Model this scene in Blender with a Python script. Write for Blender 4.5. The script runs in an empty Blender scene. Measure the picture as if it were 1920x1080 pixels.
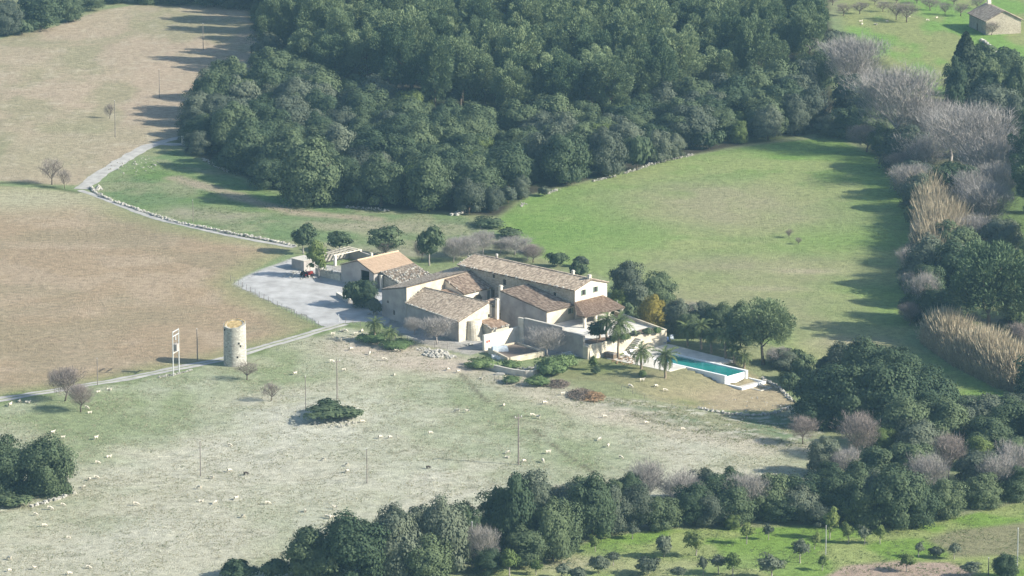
import bpy, math, random
import numpy as np
from mathutils import Vector, Matrix

# ------------------------------------------------------------------ camera, sky, sun, exposure
SC = bpy.context.scene
COL = SC.collection
CAM_H, CAM_Y, PITCH, FPX = 216.0, -885.0, math.radians(13.3), 8200.0
cam = bpy.data.cameras.new('camera'); cam_o = bpy.data.objects.new('camera', cam); COL.objects.link(cam_o)
cam.sensor_width = 36.0; cam.lens = FPX * 36.0 / 1920.0
cam.clip_start = 5.0; cam.clip_end = 9000.0
cam_o.location = (0, CAM_Y, CAM_H); cam_o.rotation_euler = (math.radians(90) - PITCH, 0, 0)
SC.camera = cam_o

SUN_EL, SUN_AZ = math.radians(30), math.radians(105)      # azimuth clockwise from +Y: sun low on the right
wd = bpy.data.worlds.new('World'); SC.world = wd; wd.use_nodes = True
nt = wd.node_tree; nt.nodes.clear()
sky = nt.nodes.new('ShaderNodeTexSky'); sky.sky_type = 'NISHITA'; sky.sun_disc = False
sky.sun_elevation = SUN_EL; sky.sun_rotation = SUN_AZ; sky.air_density = 1.0; sky.dust_density = 1.0
bg = nt.nodes.new('ShaderNodeBackground'); bg.inputs[1].default_value = 0.11
ow = nt.nodes.new('ShaderNodeOutputWorld')
nt.links.new(sky.outputs[0], bg.inputs[0]); nt.links.new(bg.outputs[0], ow.inputs[0])
sun = bpy.data.lights.new('sun', 'SUN'); sun_o = bpy.data.objects.new('sun', sun); COL.objects.link(sun_o)
sun.energy = 5.0; sun.angle = math.radians(0.5); sun.color = (1.0, 0.955, 0.86)
sd = Vector((math.sin(SUN_AZ) * math.cos(SUN_EL), math.cos(SUN_AZ) * math.cos(SUN_EL), math.sin(SUN_EL)))
sun_o.rotation_euler = (-sd).to_track_quat('-Z', 'Y').to_euler(); sun_o.location = sd * 300
SC.view_settings.view_transform = 'Standard'; SC.view_settings.look = 'None'
SC.view_settings.gamma = 1.0; SC.view_settings.use_curve_mapping = False
SC.view_settings.exposure = 0.86
SC.cycles.max_bounces = 6; SC.cycles.diffuse_bounces = 3; SC.cycles.glossy_bounces = 2
SC.cycles.transmission_bounces = 3; SC.cycles.volume_bounces = 1; SC.cycles.transparent_max_bounces = 6
SC.cycles.caustics_reflective = False; SC.cycles.caustics_refractive = False

# ------------------------------------------------------------------ layout helpers
PS, PC = math.sin(PITCH), math.cos(PITCH)
def plane_pt(u, v, z=0.0):
    """Ground position at height z seen at photo pixel (u, v)."""
    dx = (np.asarray(u, float) - 960) / FPX; dv = (np.asarray(v, float) - 540) / FPX
    t = (z - CAM_H) / (-PS - dv * PC)
    return dx * t, CAM_Y + (PC - dv * PS) * t
TH = math.radians(-44)
E1 = np.array([math.cos(TH), math.sin(TH)]); E2 = np.array([-math.sin(TH), math.cos(TH)])
FO = np.array(plane_pt(861, 641))
def W(a, b, z=0.0):
    p = FO + E1 * a + E2 * b
    return (float(p[0]), float(p[1]), z)
def farm_ab(x, y):
    dx, dy = x - FO[0], y - FO[1]
    return dx * E1[0] + dy * E1[1], dx * E2[0] + dy * E2[1]

_rs = np.random.RandomState(5)
_TAB = _rs.rand(256, 256)
def vnoise(x, y):
    xi, yi = np.floor(x).astype(int), np.floor(y).astype(int)
    fx, fy = x - xi, y - yi
    fx, fy = fx * fx * (3 - 2 * fx), fy * fy * (3 - 2 * fy)
    a, b = _TAB[xi & 255, yi & 255], _TAB[(xi + 1) & 255, yi & 255]
    c, d = _TAB[xi & 255, (yi + 1) & 255], _TAB[(xi + 1) & 255, (yi + 1) & 255]
    return (a + (b - a) * fx) * (1 - fy) + (c + (d - c) * fx) * fy
def fbm(x, y, s, o=4, seed=0):
    x, y = np.asarray(x, float) / s + seed * 17.3, np.asarray(y, float) / s + seed * 9.1
    t, amp, n = 0, 1.0, 0
    for _ in range(o):
        t = t + amp * vnoise(x, y); n += amp; amp *= .5; x = x * 2.03 + 5.2; y = y * 2.03 + 1.3
    return t / n
def sst(e0, e1, x):
    t = np.clip((x - e0) / (e1 - e0), 0, 1); return t * t * (3 - 2 * t)
MOUND = plane_pt(626, 772)
def hz(x, y):
    x, y = np.asarray(x, float), np.asarray(y, float)
    far = sst(38, 95, np.hypot(x - 12, y + 18))
    z = (fbm(x, y, 75, 3, 3) - .5) * 2.2 * far + (fbm(x, y, 14, 2, 5) - .5) * .35 * far
    a, b = farm_ab(x, y)
    z = z - 2.0 * sst(46, 63, a) * sst(-14, 4, b) * (1 - sst(34, 60, b)) * (1 - .6 * sst(70, 100, a))
    z = z - 2.6 * ((a > 38.3) & (a < 57.6) & (b > 16.7) & (b < 22.9))
    z = z + 1.3 * np.exp(-(((x - MOUND[0]) / 4.5) ** 2 + ((y - MOUND[1]) / 7) ** 2))
    return z
def G(u, v):
    """Point of the terrain seen at photo pixel (u, v)."""
    z = 0.0
    for _ in range(5):
        x, y = plane_pt(u, v, z); z = hz(x, y)
    return float(x), float(y), float(z)
def pxm(v): return (FPX * PS + (v - 540) * PC) / CAM_H      # photo pixels per metre at row v of the ground

# ------------------------------------------------------------------ object helpers
def props(o, label=None, cat=None, group=None, kind=None):
    if label: o['label'] = label
    if cat: o['category'] = cat
    if group: o['group'] = group
    if kind: o['kind'] = kind
    return o
def empty(name, loc=(0, 0, 0), rz=0.0, label=None, cat=None, group=None):
    o = bpy.data.objects.new(name, None); COL.objects.link(o)
    o.location = loc; o.rotation_euler = (0, 0, rz); o.empty_display_size = .5
    return props(o, label, cat, group)
def link(name, me, parent=None, loc=(0, 0, 0), rot=(0, 0, 0), scale=None):
    o = bpy.data.objects.new(name, me); COL.objects.link(o)
    o.location = loc; o.rotation_euler = rot
    if scale is not None: o.scale = scale if hasattr(scale, '__len__') else (scale,) * 3
    if parent: o.parent = parent
    return o
def np_mesh(name, V, F, m, smooth=False):
    """Mesh from arrays: V (n,3), F (m,k) all faces with the same corner count."""
    me = bpy.data.meshes.new(name)
    V = np.asarray(V, np.float32).reshape(-1, 3); F = np.asarray(F, np.int32); k = F.shape[1]
    me.vertices.add(len(V)); me.vertices.foreach_set('co', V.ravel())
    me.loops.add(F.size); me.loops.foreach_set('vertex_index', F.ravel())
    me.polygons.add(len(F)); me.polygons.foreach_set('loop_start', np.arange(0, F.size, k, dtype=np.int32))
    me.update(calc_edges=True); me.validate()
    if smooth: me.polygons.foreach_set('use_smooth', np.ones(len(F), bool))
    if m: me.materials.append(m)
    return me
class MB:
    def __init__(s): s.v = []; s.f = []
    def add(s, vs, fs):
        n = len(s.v); s.v += [tuple(map(float, p)) for p in vs]; s.f += [tuple(i + n for i in f) for f in fs]; return s
    def quad(s, *p): return s.add(p, [tuple(range(len(p)))])
    def hexa(s, b, t):
        n = len(b); fs = [tuple(reversed(range(n))), tuple(range(n, 2 * n))]
        fs += [(i, (i + 1) % n, n + (i + 1) % n, n + i) for i in range(n)]
        return s.add(list(b) + list(t), fs)
    def prism(s, poly, z0, z1): return s.hexa([(p[0], p[1], z0) for p in poly], [(p[0], p[1], z1) for p in poly])
    def box(s, x0, x1, y0, y1, z0, z1): return s.prism([(x0, y0), (x1, y0), (x1, y1), (x0, y1)], z0, z1)
    def obox(s, p, q, w, z0, z1, z2=None):
        """A wall-like box from p to q, w wide, bottom z0, top z1 (z2 at q)."""
        p, q = np.array(p[:2], float), np.array(q[:2], float); d = (q - p) / np.linalg.norm(q - p); n = np.array([-d[1], d[0]]) * w / 2
        z2 = z1 if z2 is None else z2
        b = [p - n, q - n, q + n, p + n]; zt = [z1, z2, z2, z1]
        return s.hexa([(*c, z0) for c in b], [(*c, z) for c, z in zip(b, zt)])
    def bar(s, p, q, r0, r1=None, n=5):
        return s.tube([p, q], [r0, r0 if r1 is None else r1], n)
    def tube(s, pts, rad, n=6, cap=True):
        pts = [Vector(p) for p in pts]; rings = []; base = len(s.v)
        for i, p in enumerate(pts):
            d = (pts[min(i + 1, len(pts) - 1)] - pts[max(i - 1, 0)]).normalized()
            u = d.orthogonal().normalized(); w = d.cross(u)
            if abs(d.z) > .3:
                u = (Vector((1, 0, 0)) - d * d.x).normalized(); w = d.cross(u)
            for k in range(n):
                t = 2 * math.pi * k / n
                s.v.append(tuple(p + (u * math.cos(t) + w * math.sin(t)) * rad[i]))
        for i in range(len(pts) - 1):
            for k in range(n):
                a, b = base + i * n + k, base + i * n + (k + 1) % n
                s.f.append((a, b, b + n, a + n))
        if cap:
            s.f.append(tuple(base + k for k in reversed(range(n))))
            e = base + (len(pts) - 1) * n; s.f.append(tuple(e + k for k in range(n)))
        return s
    def blob(s, c, r, rng, n=5):
        """An irregular stone of about 2n^2 faces."""
        vs = [(0, 0, -1)]; 
        for i in range(1, 3):
            for k in range(n):
                ph = -math.pi / 2 + math.pi * i / 3; t = 2 * math.pi * (k + .5 * i) / n
                vs.append((math.cos(ph) * math.cos(t), math.cos(ph) * math.sin(t), math.sin(ph)))
        vs.append((0, 0, 1)); m = len(vs)
        r = r if hasattr(r, '__len__') else (r, r, r); rot = rng.random() * 6.28; cr, sr = math.cos(rot), math.sin(rot); o = []
        for p in vs:
            k = .75 + .5 * rng.random(); x, y, z = p[0] * k * r[0], p[1] * k * r[1], p[2] * k * r[2]
            o.append((c[0] + x * cr - y * sr, c[1] + x * sr + y * cr, c[2] + z))
        fs = [(0, 1 + (k + 1) % n, 1 + k) for k in range(n)] + [(1 + k, 1 + (k + 1) % n, 1 + n + (k + 1) % n, 1 + n + k) for k in range(n)]
        fs += [(1 + n + k, 1 + n + (k + 1) % n, m - 1) for k in range(n)]
        return s.add(o, fs)
    def mesh(s, name, m, smooth=False):
        me = bpy.data.meshes.new(name); me.from_pydata(s.v, [], s.f); me.validate(); me.update()
        if smooth: me.polygons.foreach_set('use_smooth', np.ones(len(me.polygons), bool))
        if m: me.materials.append(m)
        return me
    def build(s, name, m, parent=None, loc=(0, 0, 0), rot=(0, 0, 0), smooth=False):
        return link(name, s.mesh(name, m, smooth), parent, loc, rot)

# ------------------------------------------------------------------ materials
def node(nt, t, **kw):
    n = nt.nodes.new(t)
    for k, v in kw.items():
        if k.startswith('i_'): n.inputs[k[2:].replace('_', ' ')].default_value = v
        else: setattr(n, k, v)
    return n
def newmat(name, rough=.9, spec=.15):
    m = bpy.data.materials.new(name); m.use_nodes = True; t = m.node_tree; b = t.nodes['Principled BSDF']
    b.inputs['Roughness'].default_value = rough; b.inputs['Specular IOR Level'].default_value = spec
    return m, t, b
def c4(c): return (*c, 1.0)
def mat(name, c1, c2=None, scale=1.0, rough=.9, spec=.15, bump=0.0, bscale=None, detail=5, island=None, metal=0.0, c3=None, stretch=None):
    """Noise mix of c1 and c2 (and c3), optional per-island tint spread and bump."""
    m, t, b = newmat(name, rough, spec); b.inputs['Metallic'].default_value = metal
    if c2 is None:
        b.inputs['Base Color'].default_value = c4(c1); return m
    tc = node(t, 'ShaderNodeTexCoord'); src = tc.outputs['Object']
    if stretch:
        mp = node(t, 'ShaderNodeMapping'); mp.inputs['Scale'].default_value = stretch; t.links.new(src, mp.inputs[0]); src = mp.outputs[0]
    nz = node(t, 'ShaderNodeTexNoise', i_Scale=scale, i_Detail=detail, i_Roughness=.62); t.links.new(src, nz.inputs['Vector'])
    fac = nz.outputs[0]
    if island is not None:
        ge = node(t, 'ShaderNodeNewGeometry')
        mx = node(t, 'ShaderNodeMix'); mx.inputs[0].default_value = island
        t.links.new(nz.outputs[0], mx.inputs[2]); t.links.new(ge.outputs['Random Per Island'], mx.inputs[3]); fac = mx.outputs[0]
    cr = node(t, 'ShaderNodeValToRGB'); e = cr.color_ramp.elements
    lo, hi = (.34, .66) if island is None else (.12, .88)
    e[0].position = lo; e[0].color = c4(c1); e[1].position = hi; e[1].color = c4(c2)
    if c3: x = e.new((lo + hi) / 2); x.color = c4(c3)
    t.links.new(fac, cr.inputs[0]); t.links.new(cr.outputs[0], b.inputs['Base Color'])
    if bump:
        nb = node(t, 'ShaderNodeTexNoise', i_Scale=bscale or scale * 4, i_Detail=6); t.links.new(src, nb.inputs['Vector'])
        bp = node(t, 'ShaderNodeBump', i_Strength=1.0, i_Distance=bump); t.links.new(nb.outputs[0], bp.inputs['Height']); t.links.new(bp.outputs[0], b.inputs['Normal'])
    return m
def stone_mat(name, c1, c2, c3, joint, scale=2.2, bump=.05):
    """Rubble masonry: cells of several stone tones with joints, on large weather patches."""
    m, t, b = newmat(name, .95, .1); tc = node(t, 'ShaderNodeTexCoord')
    mp = node(t, 'ShaderNodeMapping'); mp.inputs['Scale'].default_value = (1, 1, 1.5); t.links.new(tc.outputs['Object'], mp.inputs[0])
    vo = node(t, 'ShaderNodeTexVoronoi', i_Scale=scale); t.links.new(mp.outputs[0], vo.inputs['Vector'])
    ve = node(t, 'ShaderNodeTexVoronoi', feature='DISTANCE_TO_EDGE', i_Scale=scale); t.links.new(mp.outputs[0], ve.inputs['Vector'])
    sp = node(t, 'ShaderNodeSeparateColor'); t.links.new(vo.outputs['Color'], sp.inputs[0])
    nz = node(t, 'ShaderNodeTexNoise', i_Scale=.35, i_Detail=5); t.links.new(tc.outputs['Object'], nz.inputs['Vector'])
    mx = node(t, 'ShaderNodeMix'); mx.inputs[0].default_value = .6; t.links.new(sp.outputs[0], mx.inputs[2]); t.links.new(nz.outputs[0], mx.inputs[3])
    cr = node(t, 'ShaderNodeValToRGB'); e = cr.color_ramp.elements
    e[0].position = .22; e[0].color = c4(c1); e[1].position = .78; e[1].color = c4(c3); x = e.new(.5); x.color = c4(c2)
    t.links.new(mx.outputs[0], cr.inputs[0])
    jr = node(t, 'ShaderNodeMapRange'); jr.inputs['From Max'].default_value = .05; t.links.new(ve.outputs['Distance'], jr.inputs[0])
    jm = node(t, 'ShaderNodeMix', data_type='RGBA'); t.links.new(jr.outputs[0], jm.inputs[0]); jm.inputs[6].default_value = c4(joint); t.links.new(cr.outputs[0], jm.inputs[7])
    t.links.new(jm.outputs[2], b.inputs['Base Color'])
    bp = node(t, 'ShaderNodeBump', i_Strength=1.0, i_Distance=bump); t.links.new(jr.outputs[0], bp.inputs['Height']); t.links.new(bp.outputs[0], b.inputs['Normal'])
    return m
def leaf_mat(name, dark, light, trans=.2, tint=.66):
    """Leaves: per-leaf and per-tree variation between two greens, a little light passing through."""
    m, t, b = newmat(name, .75, .2)
    ge = node(t, 'ShaderNodeNewGeometry'); oi = node(t, 'ShaderNodeObjectInfo')
    mx = node(t, 'ShaderNodeMix'); mx.inputs[0].default_value = tint
    t.links.new(ge.outputs['Random Per Island'], mx.inputs[2]); t.links.new(oi.outputs['Random'], mx.inputs[3])
    cr = node(t, 'ShaderNodeValToRGB'); e = cr.color_ramp.elements
    e[0].position = .1; e[0].color = c4(dark); e[1].position = .9; e[1].color = c4(light)
    t.links.new(mx.outputs[0], cr.inputs[0]); t.links.new(cr.outputs[0], b.inputs['Base Color'])
    tr = node(t, 'ShaderNodeBsdfTranslucent'); t.links.new(cr.outputs[0], tr.inputs[0])
    ms = node(t, 'ShaderNodeMixShader'); ms.inputs[0].default_value = trans
    t.links.new(b.outputs[0], ms.inputs[1]); t.links.new(tr.outputs[0], ms.inputs[2]); t.links.new(ms.outputs[0], t.nodes['Material Output'].inputs[0])
    return m
M = {}
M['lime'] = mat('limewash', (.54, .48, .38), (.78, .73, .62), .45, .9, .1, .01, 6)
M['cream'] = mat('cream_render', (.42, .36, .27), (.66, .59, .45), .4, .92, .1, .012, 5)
M['white'] = mat('white_paint', (.74, .74, .72), (.84, .84, .82), .8, .6, .3)
M['stone'] = stone_mat('rubble_stone', (.30, .26, .20), (.42, .37, .28), (.52, .46, .36), (.30, .27, .21), 2.4, .03)
M['palestone'] = stone_mat('pale_stone', (.44, .39, .30), (.60, .54, .42), (.70, .65, .53), (.50, .44, .34), 2.0, .03)
M['towerstone'] = stone_mat('tower_stone', (.30, .28, .24), (.46, .44, .38), (.60, .58, .50), (.33, .31, .26), 2.6, .05)
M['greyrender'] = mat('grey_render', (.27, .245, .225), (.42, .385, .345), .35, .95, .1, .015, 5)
M['concrete'] = mat('concrete', (.42, .39, .33), (.56, .52, .44), .7, .9, .15, .01)
M['rock'] = mat('limestone_rock', (.28, .265, .225), (.56, .53, .46), .8, .95, .1, .05, 4, island=.5)
M['tile'] = mat('old_clay_tiles', (.16, .115, .085), (.50, .40, .30), 1.2, .9, .1, island=.65, c3=(.30, .22, .16))
M['tilewarm'] = mat('warm_clay_tiles', (.26, .175, .115), (.60, .46, .33), 1.2, .9, .1, island=.6, c3=(.41, .29, .205))
M['tilegrey'] = mat('grey_clay_tiles', (.19, .15, .115), (.56, .47, .36), 1.0, .9, .1, island=.6, c3=(.36, .29, .215))
M['orange'] = mat('new_orange_tiles', (.48, .345, .23), (.64, .48, .335), 1.0, .85, .1, island=.4)
M['slab'] = mat('roof_underlay', (.13, .10, .075), (.19, .15, .11), 1.0)
M['wood'] = mat('weathered_wood', (.12, .09, .06), (.22, .17, .12), 3, .85)
M['greywood'] = mat('grey_pole_wood', (.15, .13, .11), (.26, .23, .20), 3, .85)
M['shutter'] = mat('green_shutters', (.10, .16, .13), (.14, .21, .17), 4, .6)
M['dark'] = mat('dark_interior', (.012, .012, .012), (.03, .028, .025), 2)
M['glass'] = mat('window_glass', (.03, .04, .045), (.05, .06, .07), 2, .08, .5)
M['metal'] = mat('galvanised_steel', (.35, .36, .36), (.5, .5, .5), 6, .45, .5, metal=.3)
M['whitemetal'] = mat('pale_painted_steel', (.42, .42, .40), (.56, .56, .53), 4, .55, .3)
M['black'] = mat('black_rubber', (.015, .015, .015), (.03, .03, .03), 5, .8)
M['red'] = mat('red_paint', (.30, .03, .02), (.40, .05, .035), 3, .45, .4)
M['blue'] = mat('blue_fabric', (.05, .08, .16), (.12, .18, .30), 5, .8)
M['bluewhite'] = mat('pale_blue_sheet', (.44, .49, .52), (.60, .64, .66), 2, .7)
M['paving'] = mat('pale_paving', (.50, .47, .40), (.68, .64, .56), .5, .85, .1)
M['gravel'] = mat('pale_gravel', (.31, .30, .28), (.45, .44, .42), .3, .95, .1, .03, 6)
M['verge'] = mat('verge_grass', (.15, .18, .08), (.30, .29, .18), 1.2, .95)
M['soil'] = mat('bed_soil', (.13, .09, .06), (.22, .16, .11), 1.5, .95, .1, .04)
M['lane'] = mat('lane_surface', (.31, .295, .265), (.45, .43, .39), .5, .95, .1, .03, 5)
M['pooltile'] = mat('pool_plaster', (.50, .62, .60), (.58, .70, .66), 2, .6)
M['bark'] = mat('bark', (.09, .07, .05), (.17, .14, .11), 2, .95)
M['palebark'] = mat('pale_bark', (.24, .21, .18), (.40, .36, .32), 1.5, .95)
M['palmbark'] = mat('palm_bark', (.19, .15, .11), (.32, .26, .19), 2.5, .95)
M['twig'] = mat('bare_twigs', (.20, .182, .165), (.40, .37, .335), .5, .95, .1, island=.5)
M['twigred'] = mat('reddish_twigs', (.18, .15, .13), (.34, .29, .255), .5, .95, .1, island=.5)
M['oak'] = leaf_mat('holm_oak_leaves', (.038, .066, .034), (.118, .152, .072))
M['oakgrey'] = leaf_mat('wild_olive_leaves', (.062, .080, .054), (.150, .172, .112))
M['oaklight'] = leaf_mat('light_green_leaves', (.075, .115, .032), (.17, .21, .065))
M['pine'] = leaf_mat('pine_needles', (.072, .115, .056), (.22, .27, .132), .2, .72)
M['pineunder'] = leaf_mat('pine_twigs', (.05, .05, .04), (.12, .115, .09), .2)
M['palm'] = leaf_mat('palm_leaflets', (.075, .105, .04), (.19, .23, .09), .3)
M['weed'] = leaf_mat('weed_leaves', (.075, .125, .045), (.170, .230, .090))
M['cypress'] = leaf_mat('cypress_foliage', (.018, .032, .018), (.05, .068, .035), .1)
M['yellow'] = leaf_mat('yellow_leaves', (.17, .145, .03), (.30, .25, .055), .3, .2)
M['reed'] = leaf_mat('dry_reed', (.27, .22, .145), (.48, .41, .28), .3, .25)
M['drygrass'] = leaf_mat('dry_grass_blades', (.22, .20, .12), (.46, .42, .28), .2, .0)
M['grass'] = leaf_mat('green_grass_blades', (.07, .10, .03), (.17, .21, .075), .3, .0)
M['wool'] = mat('sheep_wool', (.50, .45, .35), (.68, .62, .50), 6, .95, .05, .03, 14)
M['darkwool'] = mat('dark_wool', (.03, .025, .02), (.07, .055, .045), 6, .95)
M['debris'] = mat('dead_branches', (.10, .08, .06), (.25, .20, .16), 1.2, .95, island=.6)
M['ochre'] = mat('ochre_stone', (.34, .24, .10), (.58, .44, .22), 1.6, .95, .1, .04, 5)
M['rust'] = mat('dead_rusty_fronds', (.19, .115, .06), (.36, .24, .14), 1.2, .95, island=.6)

# ------------------------------------------------------------------ terrain
def poly(px): return np.array([plane_pt(u, v) for u, v in px])
def sdist(x, y, P):
    """Signed distance to polygon P (positive inside)."""
    d = np.full(x.shape, 1e9); ins = np.zeros(x.shape, bool); n = len(P)
    for i in range(n):
        (x0, y0), (x1, y1) = P[i], P[(i + 1) % n]
        ex, ey = x1 - x0, y1 - y0; L = ex * ex + ey * ey + 1e-9
        t = np.clip(((x - x0) * ex + (y - y0) * ey) / L, 0, 1)
        d = np.minimum(d, np.hypot(x - x0 - t * ex, y - y0 - t * ey))
        c = ((y0 > y) != (y1 > y)) & (x < ex * (y - y0) / (ey + (1e-12 if ey >= 0 else -1e-12)) + x0)
        ins ^= c
    return np.where(ins, d, -d)
def ldist(x, y, P):
    d = np.full(x.shape, 1e9)
    for i in range(len(P) - 1):
        (x0, y0), (x1, y1) = P[i], P[i + 1]; ex, ey = x1 - x0, y1 - y0; L = ex * ex + ey * ey + 1e-9
        t = np.clip(((x - x0) * ex + (y - y0) * ey) / L, 0, 1)
        d = np.minimum(d, np.hypot(x - x0 - t * ex, y - y0 - t * ey))
    return d
Z = {}
Z['upper'] = poly([(-80, 110), (0, 72), (100, 52), (190, 22), (260, 8), (500, 8), (520, 175), (400, 195), (345, 262), (300, 266), (205, 312), (148, 345), (90, 344), (0, 338), (-80, 336)])
Z['brown'] = poly([(-90, 345), (0, 346), (80, 350), (145, 357), (180, 362), (250, 398), (340, 428), (440, 453), (548, 470), (500, 500), (436, 532), (520, 575), (605, 616), (480, 655), (420, 673), (270, 701), (110, 731), (0, 749), (-90, 765)])
Z['leftgreen'] = poly([(172, 352), (330, 280), (430, 330), (560, 380), (700, 394), (860, 404), (915, 425), (1010, 480), (960, 500), (880, 480), (700, 480), (550, 463), (440, 448), (340, 420), (250, 388)])
Z['meadow'] = poly([(925, 420), (985, 375), (1100, 346), (1190, 322), (1300, 292), (1400, 272), (1560, 250), (1650, 290), (1720, 400), (1720, 560), (1700, 640), (1900, 735), (1800, 770), (1560, 668), (1420, 640), (1280, 590), (1140, 520), (1010, 478)])
Z['wood'] = poly([(330, 270), (430, 322), (560, 374), (640, 388), (760, 394), (860, 400), (930, 408), (985, 372), (1100, 342), (1190, 318), (1300, 288), (1400, 268), (1560, 240), (1560, 60), (1530, -120), (430, -120), (470, 40), (500, 150), (380, 190)])
Z['topright'] = poly([(1570, -100), (2100, -100), (2100, 260), (1800, 230), (1700, 200), (1640, 120), (1580, 60)])
Z['riparian'] = poly([(1560, 130), (1640, 290), (1725, 400), (1705, 560), (1700, 590), (1930, 720), (2100, 740), (2100, 300), (1800, 200), (1650, 110)])
Z['orchard'] = poly([(860, 1090), (900, 1075), (1060, 1030), (1120, 1008), (1250, 990), (1500, 985), (1700, 985), (1920, 935), (2050, 920), (2050, 1130), (860, 1130)])
Z['plough'] = poly([(1540, 1085), (1580, 1062), (1680, 1050), (1780, 1054), (1830, 1072), (1800, 1100), (1540, 1110)])
Z['fallow'] = poly([(1740, 1010), (1790, 990), (1930, 975), (1990, 1000), (1930, 1040), (1790, 1045)])
Z['lawn'] = poly([(1060, 690), (1100, 672), (1180, 672), (1260, 640), (1330, 650), (1400, 684), (1455, 705), (1490, 735), (1440, 752), (1310, 748), (1220, 742), (1150, 715), (1060, 712)])
Z['bank'] = poly([(1080, 745), (1220, 745), (1310, 752), (1440, 758), (1490, 740), (1540, 800), (1540, 835), (1440, 838), (1350, 820), (1200, 785), (1060, 750)])
Z['yard'] = poly([(438, 535), (462, 522), (548, 488), (580, 500), (640, 500), (690, 535), (760, 550), (900, 545), (1110, 575), (1090, 640), (1050, 670), (905, 660), (880, 666), (800, 648), (745, 622), (700, 600), (640, 606), (612, 612), (520, 570)])
Z['shadefield'] = poly([(1870, 330), (2200, 300), (2200, 640), (1920, 640), (1880, 520)])
lines = {
 'track': [(650, 640), (700, 652), (760, 668), (830, 685), (880, 692), (935, 705), (1000, 728), (1050, 745), (1110, 765), (1200, 788), (1300, 808), (1400, 828), (1440, 838), (1540, 840)],
 'hedge': [(-40, 342), (40, 341), (90, 347), (145, 358)],
 'ditch': [(862, 700), (905, 745), (950, 772), (975, 785), (1010, 812), (1050, 843), (1090, 870), (1125, 893), (1160, 905)],
 'pinkband': [(330, 335), (400, 355), (470, 380), (560, 402), (700, 412)],
 'woodedge': [(430, 326), (560, 379), (640, 391), (760, 397), (860, 403)],
}
LW = {k: np.array([plane_pt(u, v) for u, v in v_]) for k, v_ in lines.items()}
def blendc(c, col, w):
    w = np.clip(w, 0, 1)[:, None]; return c * (1 - w) + np.array(col) * w
def patches(x, y, lst):
    """Sum of soft spots: (u, v, radius_x m, radius_y m, weight)."""
    t = 0
    for u, v, rx, ry, w in lst:
        cx, cy = plane_pt(u, v); t = t + w * np.exp(-((x - cx) / rx) ** 2 - ((y - cy) / ry) ** 2)
    return t
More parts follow.
